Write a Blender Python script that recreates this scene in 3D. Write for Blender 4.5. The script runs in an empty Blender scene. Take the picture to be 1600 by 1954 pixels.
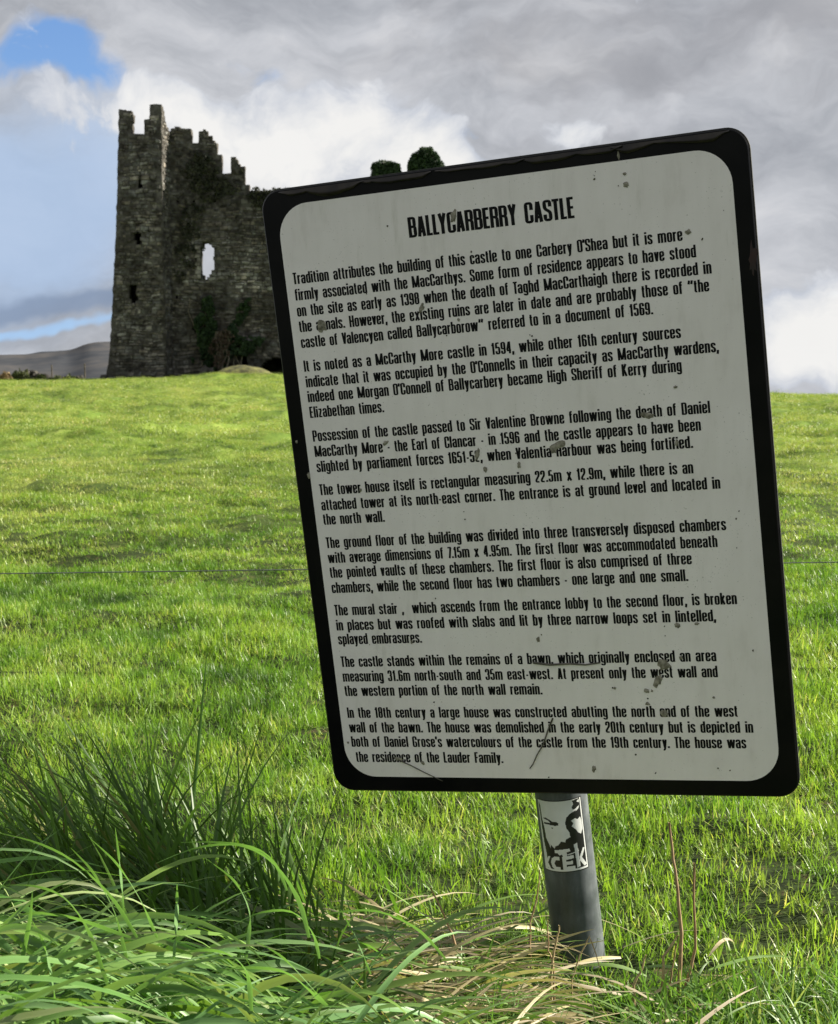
import bpy, bmesh, math, random
import numpy as np
from mathutils import Vector, Matrix, Euler, noise
from math import radians, sin, cos, tan, pi

random.seed(7)
rng = np.random.default_rng(7)
SC = bpy.context.scene
COL = SC.collection

# ------------------------------------------------------------------ camera
F = 3000.0 / 1600.0            # focal length in picture widths
PITCH = radians(-4.0)
EYE = 0.742
cd = bpy.data.cameras.new('camera'); cam = bpy.data.objects.new('camera', cd); COL.objects.link(cam)
cd.sensor_fit = 'HORIZONTAL'; cd.sensor_width = 36; cd.lens = 36 * F
cd.clip_start = 0.05; cd.clip_end = 20000
cam.location = (0, 0, EYE); cam.rotation_euler = (radians(90) + PITCH, 0, 0)
cd.dof.use_dof = True; cd.dof.focus_distance = 1.98; cd.dof.aperture_fstop = 30
SC.camera = cam
CAMM = Matrix.Translation(cam.location) @ cam.rotation_euler.to_matrix().to_4x4()

def ray(px, py):
    d = Vector(((px - 800) / 3000, -(py - 977) / 3000, -1.0))
    return CAMM.to_3x3() @ d
def P(px, py, y):
    "point seen at photo pixel px,py lying in the plane at world y"
    d = ray(px, py); k = y / d.y
    return Vector(CAMM.translation) + d * k

# ------------------------------------------------------------------ world
SUN_EL, SUN_AZ = radians(27), radians(16)       # azimuth measured from +X towards +Y (beyond the sign)
sun_dir = Vector((cos(SUN_EL) * cos(SUN_AZ), cos(SUN_EL) * sin(SUN_AZ), sin(SUN_EL)))
W = bpy.data.worlds.new('World'); SC.world = W; W.use_nodes = True
nt = W.node_tree; nt.nodes.clear()
class NB:
    "small node building helper"
    def __init__(s, tree): s.t = tree
    def n(s, typ, **kw):
        o = s.t.nodes.new(typ)
        for k, v in kw.items(): setattr(o, k, v)
        return o
    def l(s, a, b): s.t.links.new(a, b)
    def put(s, sock, v):
        if hasattr(v, 'links') or hasattr(v, 'is_linked'): s.l(v, sock)
        elif isinstance(v, (tuple, list)) and len(v) == 3 and sock.type == 'RGBA': sock.default_value = (*v, 1)
        else: sock.default_value = v
    def m(s, op, a, b=0.0, c=None, clamp=False):
        o = s.n('ShaderNodeMath', operation=op, use_clamp=clamp)
        s.put(o.inputs[0], a); s.put(o.inputs[1], b)
        if c is not None: s.put(o.inputs[2], c)
        return o.outputs[0]
    def vm(s, op, a, b=None, scale=None):
        o = s.n('ShaderNodeVectorMath', operation=op)
        s.put(o.inputs[0], a)
        if b is not None: s.put(o.inputs[1], b)
        if scale is not None: s.put(o.inputs['Scale'], scale)
        return o.outputs['Value'] if op in ('LENGTH', 'DOT_PRODUCT', 'DISTANCE') else o.outputs[0]
    def noise(s, vec, scale, detail=4, rough=0.5, dist=0.0, color=False):
        o = s.n('ShaderNodeTexNoise'); s.put(o.inputs['Vector'], vec)
        o.inputs['Scale'].default_value = scale; o.inputs['Detail'].default_value = detail
        o.inputs['Roughness'].default_value = rough; o.inputs['Distortion'].default_value = dist
        return o.outputs['Color' if color else 'Fac']
    def ss(s, v, lo, hi, a=0.0, b=1.0):
        o = s.n('ShaderNodeMapRange', interpolation_type='SMOOTHSTEP'); s.put(o.inputs[0], v)
        o.inputs[1].default_value = lo; o.inputs[2].default_value = hi; o.inputs[3].default_value = a; o.inputs[4].default_value = b
        return o.outputs[0]
    def mix(s, f, a, b, mode='MIX'):
        o = s.n('ShaderNodeMix', data_type='RGBA', blend_type=mode)
        s.put(o.inputs[0], f); s.put(o.inputs[6], a); s.put(o.inputs[7], b)
        return o.outputs[2]
    def ramp(s, f, stops, interp='LINEAR'):
        o = s.n('ShaderNodeValToRGB'); cr = o.color_ramp; cr.interpolation = interp
        while len(cr.elements) < len(stops): cr.elements.new(0.5)
        for e, (p, c) in zip(cr.elements, stops): e.position = p; e.color = (*c, 1)
        s.l(f, o.inputs[0]); return o.outputs[0]

B = NB(nt)
tc = B.n('ShaderNodeTexCoord'); D = tc.outputs['Generated']
sky = B.n('ShaderNodeTexSky', sky_type='NISHITA'); sky.sun_disc = False
sky.sun_elevation = SUN_EL; sky.sun_rotation = pi / 2 - SUN_AZ
sky.air_density = 1.0; sky.dust_density = 0.6; sky.ozone_density = 2.0
SKYS = 0.10; SKYG = 0.55     # cloud and sky radiance before exposure
def col8(r, g, b):
    f = lambda v: (v / 255) / 12.92 if v / 255 <= .04045 else ((v / 255 + .055) / 1.055) ** 2.4
    return (f(r), f(g), f(b))
# noise fields
nwarp = B.noise(D, 5.2, 5, 0.55, color=True)
Dw = B.vm('ADD', D, B.vm('SCALE', B.vm('SUBTRACT', nwarp, (0.5, 0.5, 0.5)), scale=0.13))
Dst = B.vm('MULTIPLY', Dw, (1.0, 1.0, 1.9))
n1 = B.noise(Dst, 5.0, 10, 0.58)          # broad cloud billows
n2 = B.noise(Dw, 16.0, 10, 0.62, .3)          # puffs
n3 = B.noise(B.vm('MULTIPLY', Dw, (1, 1, 3.0)), 9.0, 6, 0.55)
def blob(px, py, rx, ry, amp=1.0, vec=None):
    c = ray(px, py).normalized()
    k = 3000.0
    v = B.vm('SUBTRACT', vec if vec is not None else Dw, tuple(c))
    v = B.vm('MULTIPLY', v, (k / rx, k / rx * .4, k / ry))
    q = B.vm('LENGTH', v)
    e = B.m('EXPONENT', B.m('MULTIPLY', B.m('MULTIPLY', q, q), -1.0))
    return B.m('MULTIPLY', e, amp)
def addl(*a):
    r = a[0]
    for x in a[1:]: r = B.m('ADD', r, x)
    return r
blue = B.vm('MULTIPLY', B.vm('SCALE', sky.outputs[0], scale=SKYS), (0.72, 0.86, 1.12))
# overcast base deck with slow variation of tone
n0 = addl(B.m('MULTIPLY', n1, .62), B.m('MULTIPLY', B.noise(Dst, 13.0, 9, .62, .4), .38))
base = B.ramp(n0, [(0.31, col8(120, 123, 130)), (0.42, col8(145, 148, 154)), (0.53, col8(168, 170, 175)), (0.66, col8(190, 190, 192))])
# grey-blue veil in the lower left and greyer deck upper right
g1 = B.ss(addl(blob(0, 430, 330, 300, 1.0), B.m('MULTIPLY', B.m('SUBTRACT', n1, .5), 1.2)), .25, .9)
base = B.mix(B.m('MULTIPLY', g1, .8), base, col8(145, 166, 194))
g2 = B.ss(addl(blob(1180, 60, 620, 110, 1.0), blob(1250, 330, 260, 110, .8), B.m('MULTIPLY', B.m('SUBTRACT', n3, .5), 2.2)), .30, 1.1)
base = B.mix(B.m('MULTIPLY', g2, .62), base, col8(120, 121, 126))
g3 = B.ss(addl(blob(60, 590, 420, 36, 1.2), B.m('MULTIPLY', B.m('SUBTRACT', n3, .5), 1.3)), .25, 1.0)
base = B.mix(B.m('MULTIPLY', g3, .8), base, col8(112, 127, 150))
# blue holes
hole = addl(blob(85, 112, 108, 47, 1.12), blob(175, 175, 70, 35, .75), blob(1600, 572, 60, 13, .9), blob(470, 140, 120, 60, .42), blob(925, 262, 100, 28, .5), blob(60, 646, 190, 18, .62),
            B.m('MULTIPLY', B.m('SUBTRACT', n2, .5), 1.5), B.m('MULTIPLY', B.m('SUBTRACT', n1, .5), .5))
# outside the frame the deck also breaks here and there
hole2 = B.m('MULTIPLY', B.ss(B.noise(D, 1.7, 5, .5), .60, .72), B.ss(blob(800, 600, 1500, 1500), .15, .6, 1.0, 0.0))
hf = B.m('MAXIMUM', B.ss(hole, .30, .78), hole2)
c = B.mix(hf, base, blue)
# bright cumulus
cum = addl(blob(620, 235, 125, 85, 1.45), blob(800, 290, 120, 85, 1.4), blob(320, 235, 90, 55, .9), blob(470, 310, 150, 90, .9), blob(930, 345, 110, 40, .9), blob(60, 190, 85, 50, .75), blob(130, 270, 80, 55, .45),
           blob(1550, 615, 120, 75, 1.7), blob(1590, 710, 190, 60, 1.9), blob(1120, 235, 90, 34, .55), blob(30, 60, 60, 60, .35), blob(600, 430, 260, 120, .6),
           B.m('MULTIPLY', B.m('SUBTRACT', n2, .5), 2.3), B.m('MULTIPLY', B.m('SUBTRACT', n1, .5), .5))
cf = B.ss(cum, .44, .70)
tone = addl(B.m('MULTIPLY', n2, .40), B.m('MULTIPLY', n1, .35), B.m('MULTIPLY', B.ss(cum, .3, 2.0), .30), -.02)
ccol = B.ramp(tone, [(0.24, col8(146, 152, 163)), (0.37, col8(172, 176, 184)), (0.48, col8(194, 195, 197)), (0.60, col8(208, 207, 205))])
c = B.mix(B.m('MULTIPLY', cf, .92), c, ccol)
c = B.mix(B.m('MULTIPLY', B.ss(addl(blob(40, 642, 260, 17, 1.0), B.m('MULTIPLY', B.m('SUBTRACT', n2, .5), 1.2)), .2, .9), .75), c, col8(142, 176, 212))
bg = B.n('ShaderNodeBackground'); B.l(c, bg.inputs[0]); bg.inputs[1].default_value = SKYG
wo = B.n('ShaderNodeOutputWorld'); B.l(bg.outputs[0], wo.inputs[0])

# ------------------------------------------------------------------ sun
ld = bpy.data.lights.new('sun', 'SUN'); ld.energy = 5.0; ld.angle = radians(.5); ld.color = (1.0, .93, .80)
sun = bpy.data.objects.new('sun', ld); COL.objects.link(sun)
sun.rotation_euler = sun_dir.to_track_quat('Z', 'Y').to_euler()
vs = SC.view_settings; vs.view_transform = 'Standard'; vs.look = 'None'; vs.exposure = 1.42; vs.gamma = 1; vs.use_curve_mapping = False
SC.cycles.max_bounces = 6; SC.cycles.diffuse_bounces = 3; SC.cycles.transmission_bounces = 4; SC.cycles.transparent_max_bounces = 8

# ------------------------------------------------------------------ helpers
def mesh_obj(name, verts, faces, mat, parent=None, smooth=False, cols=None, mats=None, midx=None):
    me = bpy.data.meshes.new(name)
    me.from_pydata([tuple(v) for v in verts], [], faces)
    if mats:
        for m_ in mats: me.materials.append(m_)
        me.polygons.foreach_set('material_index', midx)
    elif mat: me.materials.append(mat)
    if cols is not None:
        a = me.color_attributes.new('Col', 'FLOAT_COLOR', 'POINT')
        a.data.foreach_set('color', np.asarray(cols, dtype=np.float32).ravel())
    if smooth: me.polygons.foreach_set('use_smooth', [True] * len(me.polygons))
    me.update()
    o = bpy.data.objects.new(name, me); COL.objects.link(o)
    if parent: o.parent = parent
    return o
def tag(o, label=None, cat=None, group=None, kind=None):
    for k, v in (('label', label), ('category', cat), ('group', group), ('kind', kind)):
        if v: o[k] = v
    return o
def empty(name, loc=(0, 0, 0)):
    o = bpy.data.objects.new(name, None); COL.objects.link(o); o.location = loc; return o
def mat(name):
    m_ = bpy.data.materials.new(name); m_.use_nodes = True
    b = NB(m_.node_tree); return m_, b, m_.node_tree.nodes['Principled BSDF'], m_.node_tree.nodes['Material Output']
def bump(b, bs, h, strength=.3, dist=.01):
    o = b.n('ShaderNodeBump'); o.inputs['Strength'].default_value = strength; o.inputs['Distance'].default_value = dist
    b.l(h, o.inputs['Height']); b.l(o.outputs[0], bs.inputs['Normal'])
def inpoly(x, y, poly):
    c_ = False; n_ = len(poly); j = n_ - 1
    for i in range(n_):
        xi, yi = poly[i]; xj, yj = poly[j]
        if (yi > y) != (yj > y) and x < (xj - xi) * (y - yi) / (yj - yi) + xi: c_ = not c_
        j = i
    return c_
def inpoly_np(X, Y, poly):
    c_ = np.zeros(X.shape, bool); n_ = len(poly); j = n_ - 1
    for i in range(n_):
        xi, yi = poly[i]; xj, yj = poly[j]
        if yi != yj:
            c_ ^= ((yi > Y) != (yj > Y)) & (X < (xj - xi) * (Y - yi) / (yj - yi) + xi)
        j = i
    return c_

# ------------------------------------------------------------------ terrain
YC = 108.0
def zcrest(x):
    xs = [-60, -28, -20, -9.5, 0, 12, 26, 60]
    zs = [1.98, 2.06, 2.22, 2.50, 2.32, 1.60, 1.10, .55]
    return float(np.interp(x, xs, zs))
_xs = np.linspace(-90, 90, 361); _z = np.array([zcrest(v) for v in _xs]); _k = np.hanning(41); _k /= _k.sum()
_z = np.convolve(np.pad(_z, 20, mode='edge'), _k, 'valid')
def fbm(x, y, s):
    return noise.fractal(Vector((x * s, y * s, 3.1)), .9, 2.1, 4)
def H(x, y):
    zc = float(np.interp(x, _xs, _z))
    if y < 2: z = 0.0
    elif y < YC: z = zc * ((y - 2) / (YC - 2)) ** .97
    else: z = zc - min(.004 * (y - YC) ** 1.5, .05 * (y - YC) + 1)
    r = min(max((y - 2) / 10, 0), 1)
    a = .02 + .16 * min(max((y - 3) / 40, 0), 1)
    if y < 140: z += a * fbm(x, y, .35 - .2 * r) + (.038 + .11 * min(max((y - 4) / 16, 0), 1)) * fbm(x + 9, y, 2.2 if y < 10 else 1.1)
    # earth bank terrace below the castle
    if 80 < y < 106 and x < 2:
        w = math.exp(-((x + 10.5) / 5.5) ** 2)
        z += .42 * w * (1 / (1 + math.exp(-(y - 93.5) * 1.6)) - .5) 
    z -= .05 * math.exp(-((x - .20) / .12) ** 2 - ((y - 1.88) / .17) ** 2)
    # grassy verge rises a little in the near left corner
    z += .17 * math.exp(-((x + .65) / .42) ** 4 - ((y - 1.3) / .40) ** 4)
    return z

def ground_material():
    m_, b, bs, out = mat('ground_turf')
    g = b.n('ShaderNodeNewGeometry').outputs['Position']
    a = b.noise(g, .35, 6, .6); c1 = b.noise(b.vm('MULTIPLY', g, (1, .35, 1)), 2.2, 6, .65); c2 = b.noise(g, 30, 4, .6)
    f = addm(b, b.m('MULTIPLY', a, .5), b.m('MULTIPLY', c1, .5))
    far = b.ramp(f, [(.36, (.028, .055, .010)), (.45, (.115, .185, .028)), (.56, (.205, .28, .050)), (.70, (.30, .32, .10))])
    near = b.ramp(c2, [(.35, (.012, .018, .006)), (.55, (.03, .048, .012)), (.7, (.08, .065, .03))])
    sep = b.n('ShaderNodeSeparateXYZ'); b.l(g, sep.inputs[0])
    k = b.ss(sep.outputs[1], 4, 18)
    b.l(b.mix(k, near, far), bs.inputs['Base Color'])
    bs.inputs['Roughness'].default_value = .9
    bs.inputs['Specular IOR Level'].default_value = .1
    bump(b, bs, c1, .5, .05)
    return m_
def addm(b, *a):
    r = a[0]
    for x in a[1:]: r = b.m('ADD', r, x)
    return r
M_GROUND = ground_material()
ys = list(np.concatenate([np.linspace(-30, 1, 12), np.arange(1.1, 4, .06), np.geomspace(4, 130, 190), np.geomspace(135, 9000, 30)]))
tt = np.linspace(-1, 1, 181)
verts = []; faces = []
for y in ys:
    half = max(3.0, .5 * abs(y)) + (4 if y < 4 else 0)
    half = max(half, 3.0) + 2 + (0 if y < 130 else y * .6)
    for t in tt:
        x = half * (t * .7 + .3 * t ** 3)
        verts.append((x, y, H(x, y)))
nx = len(tt)
for j in range(len(ys) - 1):
    for i in range(nx - 1):
        a = j * nx + i; faces.append((a, a + 1, a + nx + 1, a + nx))
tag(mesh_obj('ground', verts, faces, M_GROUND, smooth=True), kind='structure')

# ------------------------------------------------------------------ mountain
def mountain_material():
    m_, b, bs, out = mat('heather_moor')
    g = b.n('ShaderNodeNewGeometry').outputs['Position']
    a = b.noise(b.vm('MULTIPLY', g, (1, 1, 2.5)), .006, 8, .62); c1 = b.noise(g, .03, 6, .6)
    f = addm(b, b.m('MULTIPLY', a, .65), b.m('MULTIPLY', c1, .35))
    b.l(b.ramp(f, [(.36, (.040, .045, .055)), (.50, (.066, .069, .076)), (.62, (.100, .094, .092))]), bs.inputs['Base Color'])
    bs.inputs['Roughness'].default_value = 1.0; bs.inputs['Specular IOR Level'].default_value = 0
    return m_
prof = [(-900, 700), (-500, 688), (-200, 684), (0, 679), (35, 680.5), (105, 674.5), (140, 673), (154, 664.8), (175, 659), (206, 657), (260, 660), (340, 672), (450, 690), (600, 712), (760, 738), (900, 765), (1000, 780)]
MY = 2600.0
verts = []; faces = []
NX, NY = 220, 46
for j in range(NY):
    v = j / (NY - 1)
    for i in range(NX):
        px = -900 + 1900 * i / (NX - 1)
        top = P(px, (1 / 5) * sum(float(np.interp(px + o_, [p_[0] for p_ in prof], [p_[1] for p_ in prof])) for o_ in (-14, -7, 0, 7, 14)), MY)
        s = v * 1.35
        hgt = (sin(min(s, 1) * pi / 2) ** 1.3) if s <= 1 else cos((s - 1) * 1.6)
        y = MY - 900 + 900 * s
        z0 = -12.0
        x = top.x * (y / MY)
        n_ = noise.fractal(Vector((x * .004, y * .004, 0)), 1, 2, 6)
        z = z0 + (top.z - z0) * hgt + n_ * 13 * min(s, 1) * (1.0 if abs(s - 1) > .06 else .15)
        verts.append((x, y, z))
for j in range(NY - 1):
    for i in range(NX - 1):
        a = j * NX + i; faces.append((a, a + 1, a + NX + 1, a + NX))
tag(mesh_obj('hills', verts, faces, mountain_material(), smooth=True), kind='structure')

# ------------------------------------------------------------------ castle
def stone_material(name, gain=1.0):
    m_, b, bs, out = mat(name)
    g = b.n('ShaderNodeNewGeometry').outputs['Position']
    at = b.n('ShaderNodeAttribute', attribute_name='Col').outputs['Color']
    a = b.noise(g, .42, 6, .6); c1 = b.noise(g, 2.4, 6, .65); c2 = b.noise(b.vm('MULTIPLY', g, (1, 1, .22)), 1.1, 5, .6)
    base_ = b.ramp(c1, [(.34, (.066, .058, .050)), (.47, (.160, .147, .127)), (.60, (.275, .258, .230)), (.74, (.43, .41, .37))])
    st = b.ss(addm(b, b.m('MULTIPLY', a, .6), b.m('MULTIPLY', c2, .4)), .44, .66)
    base_ = b.mix(b.m('MULTIPLY', st, .54), b.mix(.0, base_, base_), (.055, .050, .036))
    col = b.mix(1.0, base_, at, 'MULTIPLY')
    col = b.vm('SCALE', col, scale=gain)
    b.l(col, bs.inputs['Base Color'])
    bs.inputs['Roughness'].default_value = .95; bs.inputs['Specular IOR Level'].default_value = .15
    bump(b, bs, b.noise(g, 9, 5, .7), .6, .05)
    return m_
M_CORE = stone_material('rubble_core', .38)
M_STONE = stone_material('castle_stone', .72)

def jit(x, y, z, a):
    v = noise.noise_vector(Vector((x * 3.1, y * 3.1, z * 3.1)))
    return v.x * a, v.y * a, v.z * a
def wall_slab(name, outline, holes, cell, thick, to_world, parent, seed=0, tm=None):
    """A rough masonry slab with the given outline (metres u, z), holes cut through; to_world(u, depth, z)."""
    us = [p_[0] for p_ in outline]; zs = [p_[1] for p_ in outline]
    u0, u1, z0, z1 = min(us) - cell, max(us) + cell, min(zs), max(zs) + cell
    nu, nz = int((u1 - u0) / cell) + 1, int((z1 - z0) / cell) + 1
    UC = u0 + (np.arange(nu) + .5) * cell; ZC = z0 + (np.arange(nz) + .5) * cell
    X, Y = np.meshgrid(UC, ZC, indexing='ij')
    M = inpoly_np(X, Y, outline)
    for h_ in holes: M &= ~inpoly_np(X, Y, h_)
    idx = {}; verts = []; faces = []
    def v(i, j, k):
        key = (i, j, k)
        if key not in idx:
            u, z = u0 + i * cell, z0 + j * cell
            dx, dy, dz = jit(u + seed, k * 7.7, z, .055)
            idx[key] = len(verts); verts.append(to_world(u + dx, thick * k + dy * 1.2, z + dz))
        return idx[key]
    nk = max(1, int(round(thick / .35)))
    for i in range(nu):
        for j in range(nz):
            if not M[i, j]: continue
            faces.append((v(i, j, 0), v(i + 1, j, 0), v(i + 1, j + 1, 0), v(i, j + 1, 0)))
            faces.append((v(i, j, 1), v(i, j + 1, 1), v(i + 1, j + 1, 1), v(i + 1, j, 1)))
            for di, dj, a, b_ in ((-1, 0, (i, j + 1), (i, j)), (1, 0, (i + 1, j), (i + 1, j + 1)), (0, -1, (i, j), (i + 1, j)), (0, 1, (i + 1, j + 1), (i, j + 1))):
                ii, jj = i + di, j + dj
                if not (0 <= ii < nu and 0 <= jj < nz and M[ii, jj]):
                    for k in range(nk):
                        faces.append((v(*a, k / nk), v(*a, (k + 1) / nk), v(*b_, (k + 1) / nk), v(*b_, k / nk)))
    cols = np.ones((len(verts), 4), np.float32)
    return mesh_obj(name, verts, faces, M_CORE, parent, cols=cols)
def stones(name, outline, holes, to_world, parent, hmin=.09, hmax=.30, lmin=.14, lmax=.60, zmin=None, zmax=None, tint=None, seed=1, fine=None):
    """Individual rubble stones coursed over a face, each proud by a few centimetres."""
    r = random.Random(seed)
    us = [p_[0] for p_ in outline]; zs = [p_[1] for p_ in outline]
    verts = []; faces = []; cols = []
    z = min(zs)
    while z < max(zs):
        h = r.uniform(hmin, hmax); u = min(us) - r.random() * .3
        while u < max(us):
            l = r.uniform(lmin, lmax) * (1.5 if r.random() < .07 else 1)
            hh = h * (r.uniform(.55, 1.0) if r.random() < .3 else 1)
            cu, cz = u + l / 2, z + hh / 2
            ok = all(inpoly(cu + q * l * .46, cz + w * hh * .4, outline) for q in (-1, 1) for w in (-1, 1)) and not any(inpoly(cu + q * l * .35, cz, h_) for h_ in holes for q in (-1, 1))
            if ok and r.random() > .06:
                p = r.uniform(.010, .075); b0 = len(verts); g = .010; ra = r.gauss(0, .06)
                j = lambda a=.018: r.uniform(-a, a)
                bk = [(u + g, z + g), (u + l - g, z + g), (u + l - g, z + hh - g), (u + g, z + hh - g)]
                e = min(.022, hh * .18)
                fr = [(u + g + e, z + g + e), (u + l - g - e, z + g + e), (u + l - g - e, z + hh - g - e), (u + g + e, z + hh - g - e)]
                wz = lambda a, c_: c_ + (a - cu) * ra + .20 * noise.noise(Vector((a * .55, c_ * .35, seed * 3.3))) + .06 * noise.noise(Vector((a * 2.1, c_ * 1.3, seed * 5.3)))
                for a, c_ in bk: verts.append(to_world(a + j(.03), .06, wz(a, c_) + j(.03)))
                for a, c_ in fr: verts.append(to_world(a + j(.03), -p + j(.02), wz(a, c_) + j(.03)))
                faces += [(b0 + 4, b0 + 5, b0 + 6, b0 + 7)] + [(b0 + k, b0 + (k + 1) % 4, b0 + 4 + (k + 1) % 4, b0 + 4 + k) for k in range(4)]
                w = to_world(cu, 0, cz)
                t = (tint(w) if tint else 1.0) * r.choice((.62, .82, .92, 1.0, 1.0, 1.06, 1.2, 1.6))
                q = r.uniform(-.06, .06)
                cols += [(t * (1 + q), t, t * (1 - q), 1)] * 8
            u += l
        z += h
    o = mesh_obj(name, verts, faces, M_STONE, parent, cols=cols)
    o['kind'] = 'stuff'
    return o

castle = empty('ruined_castle', (P(400, 718, 105).x, 105, H(-10, 105)))
tag(castle, 'roofless grey stone tower house ruin with broken battlements on the crest of the field', 'castle')
bpy.context.view_layer.update()
CM = castle.matrix_world.inverted()
Ym, Yt = 103.3, 101.9
def plane(Y):
    return lambda u, d, z: CM @ Vector((u, Y + d, z))
def tr(pts, Y):
    return [(P(a, b_, Y).x, P(a, b_, Y).z) for a, b_ in pts]
ZB = H(-14, 102) - 1.0

turret_px = [(200, 735), (202.5, 716), (208, 690), (211, 655), (217, 540), (223, 400), (226.5, 255), (227.7, 211), (239.7, 208.5), (243.5, 215), (252.4, 218), (251.3, 232), (246.5, 242.4), (245.5, 255), (275.6, 255), (275.6, 228.6), (284.3, 226), (284.3, 213.5), (295, 212), (296, 200.4), (309, 199.7), (308, 250), (306.5, 300), (309, 420), (313, 560), (317, 700), (318, 735)]
turret_holes_px = [[(259, 441), (266, 442), (270, 447), (270, 463), (265, 467), (259, 462), (257, 452)],
                   [(248, 544), (262, 545), (262, 572), (259, 578), (251, 577), (247, 568), (247, 552)],
                   [(266, 339), (270, 337), (270.8, 357), (265.4, 358)]]
t_out = tr(turret_px, Yt); t_holes = [tr(h_, Yt) for h_ in turret_holes_px]
LE = tr([(227.7, 200), (226.5, 255), (223, 400), (217, 540), (211, 655), (208, 690), (202.5, 716), (200, 740)], Yt)[::-1]
xl = lambda z: float(np.interp(z, [p_[1] for p_ in LE], [p_[0] for p_ in LE]))
straight = lambda pts: [(u - xl(z), z) for u, z in pts]
t_out = straight(t_out); t_holes = [straight(h_) for h_ in t_holes]
t_plane = lambda u, d, z: CM @ Vector((u + xl(z) + .03 * noise.noise(Vector((z * 1.7, u * .4, 8))), Yt + d, z))
wall_slab('turret_front_wall', t_out, t_holes, .15, .8, t_plane, castle, 1)
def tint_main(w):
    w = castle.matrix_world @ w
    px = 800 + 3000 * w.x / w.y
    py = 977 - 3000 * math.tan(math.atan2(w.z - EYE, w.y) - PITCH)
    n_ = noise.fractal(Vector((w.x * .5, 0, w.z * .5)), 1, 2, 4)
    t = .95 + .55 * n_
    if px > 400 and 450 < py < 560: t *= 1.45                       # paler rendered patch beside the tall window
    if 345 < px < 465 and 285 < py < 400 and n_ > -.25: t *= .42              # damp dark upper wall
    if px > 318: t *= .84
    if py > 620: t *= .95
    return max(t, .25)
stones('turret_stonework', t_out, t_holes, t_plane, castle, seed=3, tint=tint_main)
# turret side walls and back: u runs away from the viewer along y
xr = P(309, 300, Yt).x + .05
zt = lambda py, Y=Yt: P(300, py, Y).z
side_out = [(0, ZB), (0, zt(200)), (.2, zt(200)), (.28, zt(205)), (.5, zt(214)), (.7, zt(226)), (1.0, zt(236)), (1.3, zt(240)), (1.45, zt(243)), (1.45, ZB)]
def side_plane(X, s):
    return lambda u, d, z: CM @ Vector((X - s * d + .0 * z, Yt + u, z))
wall_slab('turret_side_wall', side_out, [], .16, .75, lambda u, d, z: CM @ Vector((xr + .22 * u - .05 + .012 * max(0, 9 - z) - d, Yt + .02 + u, z)), castle, 5)
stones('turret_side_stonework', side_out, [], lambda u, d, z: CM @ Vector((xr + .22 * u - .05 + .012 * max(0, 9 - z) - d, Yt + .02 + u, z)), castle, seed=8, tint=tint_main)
lside = [(0, ZB), (0, zt(211)), (.8, zt(214)), (1.0, zt(250)), (3.6, zt(256)), (4.4, zt(256)), (4.4, ZB)]
wall_slab('turret_far_side_wall', lside, [], .2, .75, lambda u, d, z: CM @ Vector((xl(z) + .06 + d, Yt + .02 + u, z)), castle, 6)
wall_slab('turret_rear_wall', [(xl(4) + .1, ZB), (xl(12) + .1, zt(258)), (xr + .3, zt(262)), (xr + .3, ZB)], [], .2, .75, lambda u, d, z: CM @ Vector((u, Yt + 2.2 + d, z)), castle, 7)
# main wall: a thick lower wall and a thinner parapet above it
par_px = [(318, 366), (318, 262), (324.8, 246), (333, 243.5), (342.6, 242), (350, 245), (363.4, 247), (364, 270), (377.8, 273.7), (378.5, 248.2), (393.5, 247), (395.8, 257.5), (405, 258.6), (407.4, 269), (416.6, 271.3), (414.3, 293.3), (424.7, 293.3), (423.5, 329), (441, 329), (442, 300), (451.3, 300), (456, 311.8), (468.6, 321), (466.3, 351), (477.9, 354.6), (477.5, 364)]
low_px = [(306, 735), (306, 364), (477, 364), (488, 362), (500, 366), (512, 363), (560, 366), (640, 362), (700, 366), (711, 360), (711, 318), (716, 312), (730, 308), (760, 311), (764, 320), (764, 352), (779, 352), (780, 310), (788, 294), (798, 290), (802, 284), (824, 284), (829, 292), (836, 300), (846, 314), (850, 372), (880, 380), (895, 420), (900, 735)]
low_holes_px = [[(383, 472), (386, 464), (391, 461), (396, 461.5), (401, 467), (408.5, 473), (407, 484), (408.5, 500), (407, 514), (402, 523), (395, 531), (390, 532), (383, 523)],
                [(336.5, 381), (341.5, 380.5), (342.5, 385.5), (337, 386.5)], [(366.5, 381), (372, 381), (372, 386.5), (367, 386)], [(409, 381), (413, 381), (413, 385), (409, 385)], [(487, 377.5), (495, 376), (496, 382), (487, 382)],
                [(369, 608), (377.5, 608), (378, 634), (371, 636), (367.5, 628)],
                [(309.3, 562), (311.2, 562), (311.2, 582), (309.3, 582)], [(334, 561), (338, 561), (337.5, 587), (334.5, 587)],
                [(456, 673), (472, 675), (474, 698), (457, 699)], [(494, 712), (499, 698), (509, 687), (524, 681), (545, 681), (568, 692), (576, 712)],
                [(278, 690), (290, 688), (300, 692), (296, 698), (282, 697)], [(317, 459), (321, 457), (322, 474), (318, 476)], [(362, 646), (366, 645), (366, 650), (362, 650)]]
m_out = tr(low_px, Ym); m_holes = [tr(h_, Ym) for h_ in low_holes_px]; p_out = tr(par_px, Ym)
wall_slab('main_wall', m_out, m_holes, .15, 1.3, plane(Ym), castle, 9)
wall_slab('parapet', p_out, [], .15, .6, plane(Ym + .04), castle, 11)
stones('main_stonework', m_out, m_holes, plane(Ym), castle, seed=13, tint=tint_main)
stones('parapet_stonework', p_out, [], plane(Ym + .04), castle, seed=14, tint=tint_main)
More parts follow.
